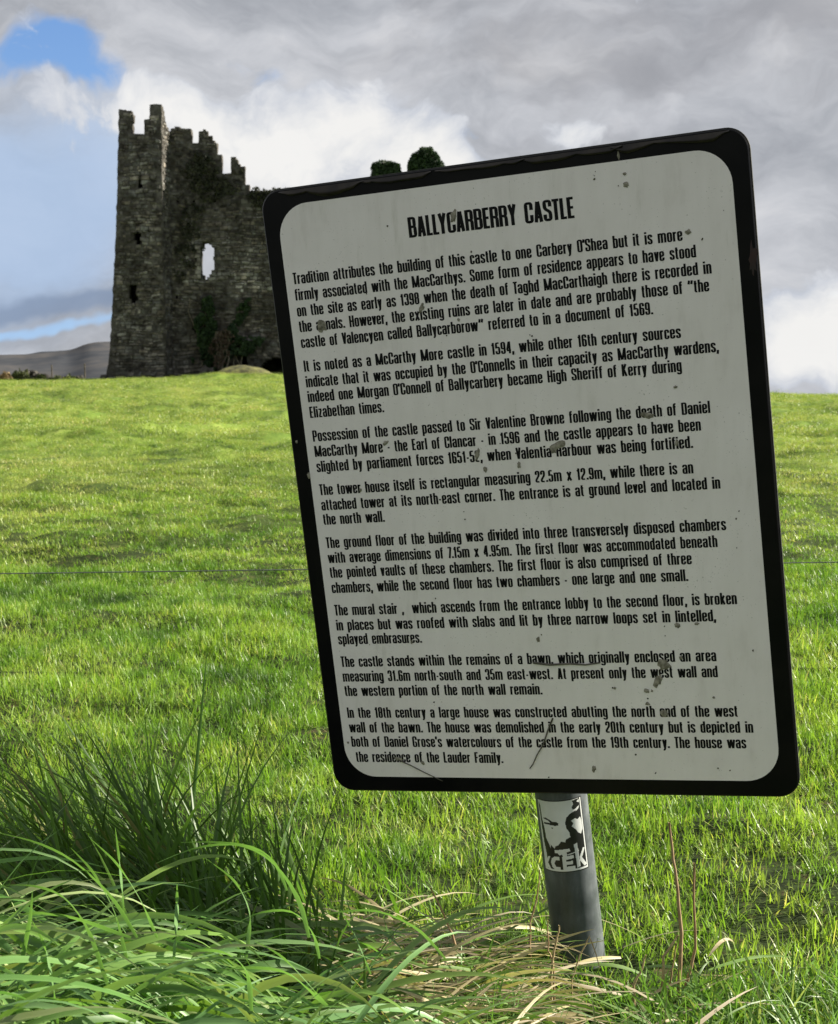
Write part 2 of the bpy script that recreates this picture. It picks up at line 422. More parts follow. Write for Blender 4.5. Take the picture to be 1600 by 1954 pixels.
# end and rear walls (low, so that the tall window shows sky)
xe = P(896, 600, Ym).x; xs_ = P(330, 600, Ym).x
wall_slab('end_wall', [(0, ZB - 1.2), (0, zt(395, Ym)), (3, zt(420, Ym)), (6, zt(455, Ym)), (9, zt(560, Ym)), (12, zt(600, Ym)), (12, ZB - 1.2)], [], .22, 1.2, lambda u, d, z: CM @ Vector((xe - d, Ym + .2 + u, z)), castle, 15)
wall_slab('rear_wall', [(xs_, ZB - 1.2), (xs_, zt(600, Ym)), (xs_ + 6, zt(615, Ym)), (xs_ + 14, zt(590, Ym)), (xe - .3, zt(600, Ym)), (xe - .3, ZB - 1.2)], [], .22, 1.2, lambda u, d, z: CM @ Vector((u, Ym + 11 + d, z)), castle, 16)
def block(bm, c_, s, jt=.015, r=random.Random(5)):
    m4 = Matrix.Translation(c_) @ Matrix.Diagonal((*s, 1))
    g = bmesh.ops.create_cube(bm, size=1, matrix=m4)
    for v_ in g['verts']: v_.co += Vector((r.uniform(-jt, jt), r.uniform(-jt, jt), r.uniform(-jt, jt)))
# added unseen boxes that block light, keeping the low openings dark
def slab_box(name, x0, x1, y0, y1, z0, z1):
    bm = bmesh.new(); block(bm, CM @ Vector(((x0 + x1) / 2, (y0 + y1) / 2, (z0 + z1) / 2)), (x1 - x0, y1 - y0, z1 - z0), .03)
    me = bpy.data.meshes.new(name); bm.to_mesh(me); bm.free(); me.materials.append(M_CORE)
    a = me.color_attributes.new('Col', 'FLOAT_COLOR', 'POINT'); a.data.foreach_set('color', np.full(len(me.vertices) * 4, .8, np.float32))
    o = bpy.data.objects.new(name, me); COL.objects.link(o); o.parent = castle
vx0, vx1, vz = P(350, 700, Ym).x, P(640, 700, Ym).x, P(500, 590, Ym).z
slab_box('shade_box_roof', vx0, vx1, Ym + 1.35, Ym + 6.5, vz, vz + .5); slab_box('shade_box_rear', vx0, vx1, Ym + 6.55, Ym + 7, ZB - 1, vz + .4)
slab_box('shade_box_side', vx0 - .5, vx0, Ym + 1.35, Ym + 6.5, ZB - 1, vz + .4); slab_box('shade_box_side', vx1, vx1 + .5, Ym + 1.35, Ym + 6.5, ZB - 1, vz + .4)
# dressed jamb stones of the tall window
bm = bmesh.new(); zz = P(383, 531, Ym).z; k = 0
while zz < P(383, 470, Ym).z:
    h_ = random.uniform(.22, .36); wd = .36 if k % 2 else .24; k += 1
    block(bm, CM @ Vector((P(383, 500, Ym).x - wd / 2 + .02, Ym + .12, zz + h_ / 2)), (wd, .5, h_ - .03)); zz += h_
me = bpy.data.meshes.new('window_jamb'); bm.to_mesh(me); bm.free(); me.materials.append(M_STONE)
ca = me.color_attributes.new('Col', 'FLOAT_COLOR', 'POINT'); ca.data.foreach_set('color', np.full(len(me.vertices) * 4, 1.25, np.float32))
o = bpy.data.objects.new('window_jamb', me); COL.objects.link(o); o.parent = castle
# boulders at the foot of the walls
def rock_mesh(r, s):
    bm = bmesh.new(); bmesh.ops.create_icosphere(bm, subdivisions=2, radius=1)
    off = Vector((r.random() * 50, r.random() * 50, 0))
    for v_ in bm.verts:
        n_ = noise.noise(v_.co * 1.3 + off) * .45; v_.co *= 1 + n_
        v_.co = Vector((v_.co.x * s[0], v_.co.y * s[1], v_.co.z * s[2]))
    me = bpy.data.meshes.new('stone'); bm.to_mesh(me); bm.free(); me.materials.append(M_STONE)
    a = me.color_attributes.new('Col', 'FLOAT_COLOR', 'POINT'); a.data.foreach_set('color', np.full(len(me.vertices) * 4, r.uniform(.35, .6), np.float32))
    return me
rr = random.Random(21)
for (px, s, lb) in ((391, .42, 'squarish fallen grey stone at the castle wall foot beside the brown mound'), (402, .34, 'smaller fallen grey stone touching the left end of the brown mound'), (197, .30, 'small fallen grey stone at the left corner foot of the castle turret')):
    y = 101.3; x = P(px, 714, y).x
    o = bpy.data.objects.new('fallen_stone', rock_mesh(rr, (s * .8, s * .6, s))); COL.objects.link(o); o.location = (x, y, H(x, y) + s * .55)
    tag(o, lb, 'stone')

# ------------------------------------------------------------------ leafy clumps (ivy, bushes)
def leaf_material(name, c0, c1, trans=.25, rough=.6):
    m_, b, bs, out = mat(name)
    g = b.n('ShaderNodeNewGeometry').outputs['Position']
    at = b.n('ShaderNodeAttribute', attribute_name='Col').outputs['Color']
    f = b.noise(g, 1.6, 5, .6)
    col = b.mix(1.0, b.ramp(f, [(.35, c0), (.65, c1)]), at, 'MULTIPLY')
    b.l(col, bs.inputs['Base Color']); bs.inputs['Roughness'].default_value = rough; bs.inputs['Specular IOR Level'].default_value = .25
    tr_ = b.n('ShaderNodeBsdfTranslucent'); b.l(col, tr_.inputs[0])
    mx = b.n('ShaderNodeMixShader'); mx.inputs[0].default_value = trans
    b.l(bs.outputs[0], mx.inputs[1]); b.l(tr_.outputs[0], mx.inputs[2]); b.l(mx.outputs[0], out.inputs[0])
    return m_
M_IVY = leaf_material('ivy_leaves', (.016, .036, .014), (.042, .075, .026))
M_IVYD = leaf_material('dark_ivy_leaves', (.028, .034, .020), (.07, .07, .045))
M_BRAMBLE = leaf_material('dead_bramble', (.045, .032, .022), (.10, .07, .045))
M_BUSH = leaf_material('gorse_bush', (.035, .050, .018), (.10, .115, .04))
M_REED = leaf_material('brown_rush', (.16, .11, .05), (.26, .19, .09))
def leaves(name, pts, size, m_, parent=None, seed=0):
    r = random.Random(seed); verts = []; faces = []; cols = []
    for p in pts:
        n_ = Vector((r.gauss(0, 1), r.gauss(0, 1) - 1.0, r.gauss(0, 1) + .3)).normalized()
        t = n_.orthogonal().normalized(); t = Matrix.Rotation(r.uniform(0, 6.28), 3, n_) @ t; b_ = n_.cross(t)
        s = size * r.uniform(.6, 1.4); k = len(verts); p = Vector(p)
        verts += [p - t * s, p - b_ * s * .6 + n_ * s * .15, p + t * s, p + b_ * s * .6 + n_ * s * .15]
        faces.append((k, k + 1, k + 2, k + 3)); c_ = r.uniform(.6, 1.3); cols += [(c_, c_, c_, 1)] * 4
    return mesh_obj(name, verts, faces, m_, parent, cols=cols)
def poly_points(poly_px, Y, n_, depth, seed, soft=.25, dense=False):
    r = random.Random(seed); o_ = tr(poly_px, Y); us = [p_[0] for p_ in o_]; zs = [p_[1] for p_ in o_]; out = []
    while len(out) < n_:
        u, z = r.uniform(min(us) - .3, max(us) + .3), r.uniform(min(zs) - .3, max(zs) + .3)
        w = noise.fractal(Vector((u * 1.1, z * 1.1, seed)), 1, 2, 3)
        if inpoly(u + w * soft * 2, z + w * soft * 2, o_) and (noise.noise(Vector((u * 2.2, z * 2.2, seed + 4))) > (-.5 if soft < .04 else -.28)): out.append((u, Y - r.random() ** 1.5 * depth - .03, z))
    return out
def ivy(poly, Y, n_, depth, label, m_=None, seed=1, size=.11, name='ivy', cat='ivy', soft=.25, stems=3):
    pts = poly_points(poly, Y, n_, depth, seed, soft)
    o_ = tr(poly, Y); cx = sum(p_[0] for p_ in o_) / len(o_); zb = min(p_[1] for p_ in o_)
    root = empty(name, (cx, Y - .1, zb)); tag(root, label, cat)
    bpy.context.view_layer.update(); inv_ = root.matrix_world.inverted()
    l_ = leaves('foliage', [inv_ @ Vector(p) for p in pts], size, m_ or M_IVY, root, seed); l_['kind'] = 'stuff'
    r = random.Random(seed + 99); verts = []; faces = []
    for s in range(stems):
        u = cx + r.uniform(-.3, .3); z = zb; prev = None
        zt_ = max(p_[1] for p_ in o_); w = .05
        k_ = 0
        while z < zt_ - .2 and k_ < 40:
            k = len(verts)
            for dx, dy in ((-w, 0), (0, -w), (w, 0), (0, w)): verts.append(inv_ @ Vector((u + dx, Y - .12 + dy, z)))
            if prev is not None: faces += [(prev + i, prev + (i + 1) % 4, k + (i + 1) % 4, k + i) for i in range(4)]
            prev = k; u += r.uniform(-.16, .16); z += .3; w *= .96; k_ += 1
    if faces:
        o_s = mesh_obj('stem', verts, faces, M_BARK, root)
    return root
def bark():
    m_, b, bs, out = mat('ivy_stem'); g = b.n('ShaderNodeNewGeometry').outputs['Position']
    b.l(b.ramp(b.noise(g, 8, 4, .6), [(.3, (.10, .085, .06)), (.7, (.22, .19, .14))]), bs.inputs['Base Color']); bs.inputs['Roughness'].default_value = .9
    return m_
M_BARK = bark()
ivy([(379, 690), (377, 640), (380, 600), (386, 575), (392, 560), (408, 560), (410, 590), (408, 640), (410, 690), (404, 700), (388, 700)], Ym, 5200, .5, 'dark green ivy column climbing the castle wall below the tall window', seed=2)
ivy([(451, 618), (452, 590), (462, 577), (473, 572), (473, 590), (466, 610), (458, 620)], Ym, 900, .35, 'small green ivy patch on the castle wall right of the ivy column', seed=3, stems=1)
ivy([(410, 690), (412, 665), (425, 640), (438, 622), (450, 618), (455, 640), (470, 640), (492, 648), (500, 655), (496, 662), (486, 668), (470, 670), (450, 672), (440, 685), (430, 700), (412, 700)], Ym - .3, 4200, .7, 'low tangle of ivy spreading right along the wall foot above the mound', seed=4, m_=M_IVY)
ivy([(406, 700), (404, 665), (412, 640), (428, 625), (446, 640), (442, 670), (432, 695), (420, 703)], Ym - .9, 900, .5, 'brown bare bramble thicket growing at the castle wall foot', m_=M_BRAMBLE, seed=5, name='bramble', cat='bramble', size=.07, stems=7)
ivy([(355, 345), (358, 310), (372, 295), (395, 290), (412, 300), (415, 335), (430, 345), (452, 352), (462, 368), (440, 378), (400, 378), (370, 375)], Ym + .02, 1500, .12, 'sparse blackish ivy over the upper wall beneath the broken parapet', m_=M_IVYD, seed=6, size=.13, soft=.5, stems=0)
ivy([(340, 520), (345, 440), (350, 392), (392, 388), (392, 420), (380, 440), (376, 500), (362, 525)], Ym + .02, 750, .1, 'thin dark ivy streak hanging left of the tall window', m_=M_IVYD, seed=7, size=.12, soft=.6, stems=0)
ivy([(470, 372), (484, 361), (500, 364), (525, 360), (560, 362), (600, 368), (600, 385), (520, 400), (495, 400), (480, 385)], Ym - .02, 1300, .2, 'green creeper trailing over the castle wall top beside the black-edged sign', seed=8, size=.09, stems=0, m_=M_IVYD)
ivy([(709, 345), (709, 322), (714, 311), (725, 308), (745, 309), (764, 313), (766, 325), (766, 380), (709, 380)], Ym + .0, 3600, .45, 'left ivy-covered turret stump showing just above the sign edge', seed=9, size=.10, soft=.035, stems=1)
ivy([(778, 360), (779, 312), (784, 298), (798, 289), (803, 282), (825, 282), (831, 292), (840, 303), (848, 318), (850, 380), (778, 380)], Ym + .0, 4600, .45, 'right taller ivy-covered turret stump showing above the sign edge', seed=10, size=.10, soft=.035, stems=1)

# mound in front of the wall
def mound():
    m_, b, bs, out = mat('rough_mound_turf'); g = b.n('ShaderNodeNewGeometry').outputs['Position']
    f = b.noise(g, 2.2, 6, .65)
    b.l(b.ramp(f, [(.34, (.045, .045, .016)), (.52, (.115, .115, .036)), (.68, (.20, .20, .06))]), bs.inputs['Base Color']); bs.inputs['Roughness'].default_value = 1
    bump(b, bs, b.noise(g, 6, 5, .7), .8, .12)
    a0, a1 = P(408, 712, 99.5), P(526, 712, 99.5); cx = (a0.x + a1.x) / 2; hx = (a1.x - a0.x) / 2; top = P(465, 697, 99.5).z
    g0 = H(cx, 99.5) - .15; verts = []; faces = []; n_, k_ = 60, 18
    for j in range(k_):
        for i in range(n_):
            u = -1 + 2 * i / (n_ - 1); v_ = -1 + 2 * j / (k_ - 1)
            e = max(0, 1 - abs(u) ** 2.2) * max(0, 1 - v_ * v_) ** .8
            x = cx + u * hx; y = 99.5 + v_ * 1.9
            sk = 1 + .12 * (-u)
            z = g0 + (top - g0) * e ** .75 * sk + noise.fractal(Vector((x * 1.4, y * 1.4, 0)), 1, 2, 4) * .07 * e
            verts.append((x, y, z))
    for j in range(k_ - 1):
        for i in range(n_ - 1):
            a = j * n_ + i; faces.append((a, a + 1, a + n_ + 1, a + n_))
    tag(mesh_obj('earth_mound', verts, faces, m_, smooth=True), 'low brownish grassy mound in front of the castle wall beside the sign', 'mound')
mound()

# left crest: rubble wall, bushes, poles
def bush(px, py_top, hw, Y, label, m_, seed, n_=900, nm='bush', cat='bush'):
    x = P(px, 720, Y).x; zb = H(x, Y) - .1; top = P(px, py_top, Y).z; w = hw * Y / 3000
    root = empty(nm, (x, Y, zb)); tag(root, label, cat, )
    r = random.Random(seed); pts = []
    while len(pts) < n_:
        u, v_, t = r.uniform(-1, 1), r.uniform(-1, 1), r.random()
        lim = (1 - u * u) * (.75 + .5 * noise.noise(Vector((u * 3, seed, v_ * 2))))
        if t < lim and v_ * v_ + u * u < 1: pts.append((u * w, v_ * w * .6, t * (top - zb)))
    l_ = leaves('foliage', pts, .10, m_, root, seed); l_['kind'] = 'stuff'
    verts = []; faces = []
    for s in range(5):
        a = r.uniform(0, 6.28); k = len(verts); ex, ey = cos(a) * w * .5, sin(a) * w * .3
        verts += [(-.04, 0, 0), (.04, 0, 0), (0, .05, 0), (ex, ey, (top - zb) * .7)]; faces += [(k, k + 1, k + 3), (k + 1, k + 2, k + 3), (k + 2, k, k + 3)]
    mesh_obj('stem', verts, faces, M_BARK, root)
bush(38, 701, 28, 112, 'olive green gorse bush at the left end of the crest rubble wall', M_BUSH, 31, 1500)
bush(8, 706, 22, 110, 'tawny rushes at the far left edge of the field crest', M_REED, 32, 900, 'rushes', 'rushes')
bush(78, 712, 14, 112, 'low dark bush between the rubble heap and the left pole', M_BUSH, 33, 600)
bush(134, 713, 20, 112, 'long low bush between the two poles on the crest', M_BUSH, 34, 900)
bush(110, 716, 14, 111, 'smallest scrubby bush right of the left pole', M_BUSH, 35, 500)
rw = empty('rubble_wall', (P(90, 715, 113).x, 113, H(P(90, 715, 113).x, 113))); tag(rw, 'tumbled dry stone wall running along the left crest of the field', 'wall')
rr = random.Random(77); protos = [rock_mesh(rr, (.34, .26, .22)) for _ in range(5)]
for k in range(110):
    px = rr.uniform(18, 160); Y = 113 + rr.uniform(-.3, .3); x = P(px, 715, Y).x
    hh = max(0, .75 * math.exp(-((px - 62) / 20) ** 2) + .28)
    o = bpy.data.objects.new('stone', rr.choice(protos)); COL.objects.link(o); o.parent = rw
    o.location = Vector((x, Y, H(x, 113) + rr.random() * hh)) - rw.location; o.rotation_euler = (rr.random() * 6, rr.random() * 6, rr.random() * 6); s = rr.uniform(.6, 1.2); o.scale = (s, s, s)
def simple_mat(name, c0, c1, sc=6, rough=.8, spec=.3, metal=0):
    m_, b, bs, out = mat(name); g = b.n('ShaderNodeTexCoord').outputs['Object']
    b.l(b.ramp(b.noise(g, sc, 5, .6), [(.35, c0), (.65, c1)]), bs.inputs['Base Color']); bs.inputs['Roughness'].default_value = rough; bs.inputs['Specular IOR Level'].default_value = spec; bs.inputs['Metallic'].default_value = metal
    return m_
M_WOOD = simple_mat('weathered_pole_wood', (.06, .05, .04), (.12, .10, .08))
def tube(path, radii, n_=8, cap=True):
    verts = []; faces = []
    for i, p in enumerate(path):
        p = Vector(p); a = Vector(path[max(0, i - 1)]); b_ = Vector(path[min(len(path) - 1, i + 1)]); t = (b_ - a).normalized()
        u = t.cross(Vector((0, 1, .01))).normalized() if abs(t.y) < .95 else t.cross(Vector((0, 0, 1))).normalized(); v_ = t.cross(u)
        for k in range(n_):
            q = 2 * pi * k / n_; verts.append(p + (u * cos(q) + v_ * sin(q)) * radii[i])
    for i in range(len(path) - 1):
        for k in range(n_):
            a = i * n_ + k; b2 = i * n_ + (k + 1) % n_; faces.append((a, b2, b2 + n_, a + n_))
    if cap: faces += [tuple(range(n_)), tuple(range(len(verts) - n_, len(verts)))]
    return verts, faces
for px, pt, lb in ((99, 696, 'left and shorter of the two thin dark poles on the crest'), (162, 694, 'right-hand thin dark pole on the crest nearest the castle turret')):
    Y = 111.0; x = P(px, 720, Y).x; z0 = H(x, Y) - .2; z1 = P(px, pt, Y).z
    v_, f_ = tube([(0, 0, 0), (.01, 0, (z1 - z0) * .5), (.0, 0, z1 - z0)], [.055, .05, .045])
    o = mesh_obj('fence_post', v_, f_, M_WOOD); o.location = (x, Y, z0); tag(o, lb, 'post')

# ------------------------------------------------------------------ sign
WP = .62; HP = WP * 1.29471321
pr = (0.1694188, 0.36797749, -0.05338766, 0.20984475, -0.04959608, 3.16888656)
rx_, ry_, rz_ = pr[:3]
Rm = Matrix.Rotation(rz_, 3, 'Z') @ Matrix.Rotation(ry_, 3, 'Y') @ Matrix.Rotation(rx_, 3, 'X')      # x right, y down, z ahead
flip = Matrix(((1, 0, 0), (0, -1, 0), (0, 0, -1)))
RW = CAMM.to_3x3() @ flip @ Rm                      # panel (x right, y down, z behind) to world
TW = CAMM @ (flip @ (Vector(pr[3:6]) * WP))
def S(x, y, z=0.0):
    "panel coordinates, metres, x right, y down, z positive is behind the face"
    return TW + RW @ Vector((x, y, z))
def pixel_on_panel(px, py, off):
    d = ray(px, py); n_ = RW @ Vector((0, 0, 1)); o_ = Vector(CAMM.translation)
    k = (n_.dot(TW + n_ * off - o_)) / n_.dot(d); q = RW.transposed() @ (o_ + d * k - TW)
    return q.x, q.y
PR = .0345; ZP = .009 + .012 + PR
top_c = pixel_on_panel(1071.5, 1520, ZP); bot_c = pixel_on_panel(1110, 1850, ZP)
ax = Vector((bot_c[0] - top_c[0], bot_c[1] - top_c[1], 0)).normalized()
base_l = None
for k in range(400):      # walk down the post until it meets the turf
    q = Vector((top_c[0], top_c[1], ZP)) + ax * (k * .002); w = S(*q)
    if w.z < .0: base_l = q; break
base_w = S(*base_l)
print('post base', base_w, 'post top seen', S(top_c[0], top_c[1], ZP))
sign = empty('information_sign', base_w)
tag(sign, 'leaning white information board with black border and small black lettering on a grey steel post', 'sign')
bpy.context.view_layer.update()
SM = sign.matrix_world.inverted()
def SL(x, y, z=0.0): return SM @ S(x, y, z)

def panel_white():
    m_, b, bs, out = mat('white_panel_film')
    g = b.n('ShaderNodeTexCoord').outputs['Object']
    a = b.noise(g, 9, 6, .6); c1 = b.noise(b.vm('MULTIPLY', g, (1, 1, .15)), 60, 4, .6); sp = b.noise(g, 420, 2, .6)
    f = addm(b, b.m('MULTIPLY', a, .6), b.m('MULTIPLY', c1, .4))
    col = b.ramp(f, [(.34, (.72, .685, .63)), (.46, (.82, .785, .735)), (.64, (.87, .835, .79))])
    dirt = b.ss(b.m('ADD', sp, b.m('MULTIPLY', b.m('SUBTRACT', a, .5), .35)), .69, .76)
    col = b.mix(b.m('MULTIPLY', dirt, .55), col, (.20, .20, .15))
    run = b.ss(b.noise(b.vm('MULTIPLY', g, (1, 1, .05)), 38, 5, .7), .56, .74); big = b.ss(b.noise(g, 3.5, 4, .6), .42, .62)
    col = b.mix(b.m('MULTIPLY', b.m('MULTIPLY', run, big), .28), col, (.36, .36, .26))
    b.l(col, bs.inputs['Base Color']); bs.inputs['Roughness'].default_value = .38; bs.inputs['Specular IOR Level'].default_value = .45
    bump(b, bs, addm(b, a, b.m('MULTIPLY', c1, .25)), .12, .004)
    return m_
M_WHITE = panel_white()
M_BLACK = simple_mat('black_border_film', (.003, .003, .004), (.007, .0065, .007), 14, .30, .16)
M_INK = simple_mat('black_lettering', (.004, .004, .005), (.007, .007, .007), 40, .5, .15)
M_FILM = simple_mat('lifted_brown_film', (.010, .008, .006), (.030, .024, .016), 45, .30, .3)
M_RUST = simple_mat('reddish_stain', (.035, .014, .010), (.018, .014, .013), 40, .5, .4)
M_EDGE = simple_mat('bare_metal_edge', (.02, .02, .019), (.07, .07, .06), 60, .6, .3, .3)

def rounded(hw, hh, r, n_=10, cx=0, cy=0):
    pts = []
    for sx, sy, a0 in ((1, 1, 0), (-1, 1, 90), (-1, -1, 180), (1, -1, 270)):
        for k in range(n_ + 1):
            a = radians(a0 + 90 * k / n_); pts.append((cx + sx * (hw - r) + r * cos(a), cy + sy * (hh - r) + r * sin(a)))
    return pts
def plate(name, outline, z0, z1, m_, bevel=.0, parent=None):
    n_ = len(outline); verts = []; rings = []
    cx = sum(p_[0] for p_ in outline) / n_; cy = sum(p_[1] for p_ in outline) / n_
    def ring(z, inset):
        k = len(verts)
        for i, (x, y) in enumerate(outline):
            x0, y0 = outline[i - 1]; x1, y1 = outline[(i + 1) % n_]
            nx_, ny_ = (y1 - y0), -(x1 - x0); L_ = math.hypot(nx_, ny_) or 1
            verts.append(SL(x - nx_ / L_ * inset, y - ny_ / L_ * inset, z))
        return k
    sgn = 1
    rings = [ring(z0, bevel), ring(z0 + bevel, 0), ring(z1 - bevel, 0), ring(z1, bevel)] if bevel else [ring(z0, 0), ring(z1, 0)]
    faces = []
    for a, b_ in zip(rings, rings[1:]):
        for i in range(n_): faces.append((a + i, a + (i + 1) % n_, b_ + (i + 1) % n_, b_ + i))
    faces.append(tuple(rings[0] + i for i in range(n_))); faces.append(tuple(rings[-1] + i for i in reversed(range(n_))))
    return mesh_obj(name, verts, faces, m_, parent or sign)
board = plate('board', rounded(WP / 2, HP / 2, .026), .0, .009, M_BLACK, .0012)
plate('rim', rounded(WP / 2 + .0016, HP / 2 + .0016, .0275), .0035, .0065, M_EDGE, .0004)
face = plate('white_face', rounded(.289, .3815, .042), -.0004, .0004, M_WHITE)

# --- lettering: condensed heavy grotesque drawn with an elliptical pen
HX, HY = 10.2, 6.4
T_, B_, Lx, Rx = 71.0, 5.5, 8.5, 35.5
G = {}
def g(ch, w, *st): G[ch] = (w, st)
arch = [(Lx, 60), (Lx + 3, T_), (Rx, T_), (Rx, 0)]
bowl = ('c', [(Lx, T_), (Rx, T_), (Rx, B_), (Lx, B_)])
g('a', 44, [(Lx, 54), (Lx, T_), (Rx, T_), (Rx, 0)], [(Rx, 42), (Lx, 42), (Lx, B_), (Rx, B_)])
g('b', 44, [(Lx, 0), (Lx, 100)], bowl); g('d', 44, [(Rx, 0), (Rx, 100)], bowl)
g('c', 42, [(34, 50), (34, T_), (Lx, T_), (Lx, B_), (34, B_), (34, 28)])
g('e', 44, [(Rx, 26), (Rx, B_), (Lx, B_), (Lx, T_), (Rx, T_), (Rx, 39), (Lx, 39)])
g('f', 29, [(12, 0), (12, 94.5), (29, 94.5)], [(0, T_), (27, T_)])
g('g', 44, [(Rx, 76), (Rx, -16), (Lx, -16), (Lx, -5)], ('c', [(Lx, T_), (Rx, T_), (Rx, 9), (Lx, 9)]))
g('h', 44, [(Lx, 0), (Lx, 100)], arch)
g('i', 17, [(Lx, 0), (Lx, 76)], [(Lx, 85), (Lx, 100)]); g('j', 17, [(Lx, 76), (Lx, -16), (-4, -16)], [(Lx, 85), (Lx, 100)])
g('k', 44, [(Lx, 0), (Lx, 100)], [(13, 32), (35, 76)], [(19, 44), (36, 0)])
g('l', 17, [(Lx, 0), (Lx, 100)])
g('m', 73, [(Lx, 0), (Lx, 76)], arch, [(Rx, 60), (Rx + 3, T_), (64, T_), (64, 0)])
g('n', 44, [(Lx, 0), (Lx, 76)], arch); g('o', 44, bowl)
g('p', 44, [(Lx, -21), (Lx, 76)], bowl); g('q', 44, [(Rx, -21), (Rx, 76)], bowl)
g('r', 30, [(Lx, 0), (Lx, 76)], [(Lx, 56), (Lx + 4, 67), (30, 69)])
g('s', 42, [(34, 54), (34, T_), (Lx, T_), (Lx, 46), (34, 31), (34, B_), (Lx, B_), (Lx, 24)])
g('t', 28, [(12, 94), (12, B_), (27, B_)], [(0, T_), (26, T_)])
g('u', 44, [(Lx, 76), (Lx, B_), (Rx, B_)], [(Rx, 0), (Rx, 76)])
g('v', 42, [(8, 76), (20, 1)], [(34, 76), (22, 1)])
g('w', 74, [(8, 76), (20, 1)], [(37, 76), (22, 1)], [(37, 76), (52, 1)], [(66, 76), (54, 1)])
g('x', 48, [(8, 76), (40, 0)], [(40, 76), (8, 0)])
g('y', 42, [(8, 76), (21, 4)], [(34, 76), (19, -17), (6, -17)])
g('z', 38, [(2, T_), (35, T_)], [(29, 66), (9, 10)], [(2, B_), (36, B_)])
CT, CR = 94.5, 38.5
g('A', 50, [(10, 0), (23, 98)], [(40, 0), (27, 98)], [(14, 24), (36, 24)])
g('B', 47, [(Lx, 0), (Lx, 100)], [(Lx, CT), (36.5, CT), (36.5, 52), (Lx, 52)], [(Lx, 52), (CR, 52), (CR, B_), (Lx, B_)])
g('C', 46, [(CR, 62), (CR, CT), (Lx, CT), (Lx, B_), (CR, B_), (CR, 38)])
g('D', 47, [(Lx, 0), (Lx, 100)], [(Lx, CT), (CR, CT), (CR, B_), (Lx, B_)])
g('E', 37, [(Lx, 0), (Lx, 100)], [(Lx, CT), (35, CT)], [(Lx, 51), (33, 51)], [(Lx, B_), (36, B_)])
g('F', 36, [(Lx, 0), (Lx, 100)], [(Lx, CT), (35, CT)], [(Lx, 50), (32, 50)])
g('G', 47, [(CR, 66), (CR, CT), (Lx, CT), (Lx, B_), (CR, B_), (CR, 46), (24, 46)])
g('H', 47, [(Lx, 0), (Lx, 100)], [(CR, 0), (CR, 100)], [(Lx, 51), (CR, 51)])
g('I', 17, [(Lx, 0), (Lx, 100)])
g('K', 48, [(Lx, 0), (Lx, 100)], [(13, 46), (38, 100)], [(18, 56), (39, 0)])
g('L', 35, [(Lx, 0), (Lx, 100)], [(Lx, B_), (34, B_)])
g('M', 74, [(Lx, 0), (Lx, 100)], [(65.5, 0), (65.5, 100)], [(11, 98), (35, 4)], [(63, 98), (39, 4)])
g('O', 47, ('c', [(Lx, CT), (CR, CT), (CR, B_), (Lx, B_)]))
g('P', 46, [(Lx, 0), (Lx, 100)], [(Lx, CT), (37.5, CT), (37.5, 44), (Lx, 44)])
g('R', 47, [(Lx, 0), (Lx, 100)], [(Lx, CT), (37.5, CT), (37.5, 50), (Lx, 50)], [(25, 50), (CR, 46), (CR, 0)])
g('S', 46, [(CR, 68), (CR, CT), (Lx, CT), (Lx, 60), (CR, 41), (CR, B_), (Lx, B_), (Lx, 32)])
g('T', 39, [(19.5, 0), (19.5, 94)], [(0, CT), (39, CT)])
g('V', 48, [(9, 100), (22.5, 2)], [(39, 100), (25.5, 2)])
g('Y', 48, [(9, 100), (24, 48)], [(39, 100), (24, 48)], [(24, 0), (24, 52)])
g('0', 44, ('c', [(Lx, CT), (Rx, CT), (Rx, B_), (Lx, B_)]))
g('1', 30, [(18, 0), (18, 100)], [(2, 78), (18, 84)])
g('2', 44, [(Lx, 66), (Lx, CT), (Rx, CT), (Rx, 58), (Lx, 22), (Lx, B_), (37, B_)])
g('3', 44, [(Lx, 70), (Lx, CT), (Rx, CT), (Rx, 53), (20, 53)], [(20, 53), (Rx, 53), (Rx, B_), (Lx, B_), (Lx, 30)])
g('4', 46, [(31, 0), (31, 100)], [(27, 96), (6, 30)], [(2, 25), (43, 25)])
g('5', 44, [(36, CT), (Lx, CT), (Lx, 50)], [(Lx, 58), (Rx, 58), (Rx, B_), (Lx, B_), (Lx, 28)])
g('6', 44, [(Rx, 72), (Rx, CT), (Lx, CT), (Lx, 30)], ('c', [(Lx, 56), (Rx, 56), (Rx, B_), (Lx, B_)]))
g('7', 40, [(1, CT), (38, CT)], [(31, 92), (14, 0)])
g('8', 44, ('c', [(Lx, CT), (Rx, CT), (Rx, 53), (Lx, 53)]), ('c', [(Lx, 53), (Rx, 53), (Rx, B_), (Lx, B_)]))
g('9', 44, ('c', [(Lx, CT), (Rx, CT), (Rx, 44), (Lx, 44)]), [(Rx, 70), (Rx, B_), (Lx, B_), (Lx, 28)])
g('.', 17, [(Lx, 0), (Lx, 16)]); g(',', 17, [(Lx, 16), (Lx, 0), (4, -15)]); g('-', 26, [(3, 38), (23, 38)])
g("'", 14, [(9, 100), (5, 72)]); g('"', 46, [(15, 100), (8, 70)], [(40, 100), (33, 70)])
g(' ', 46)

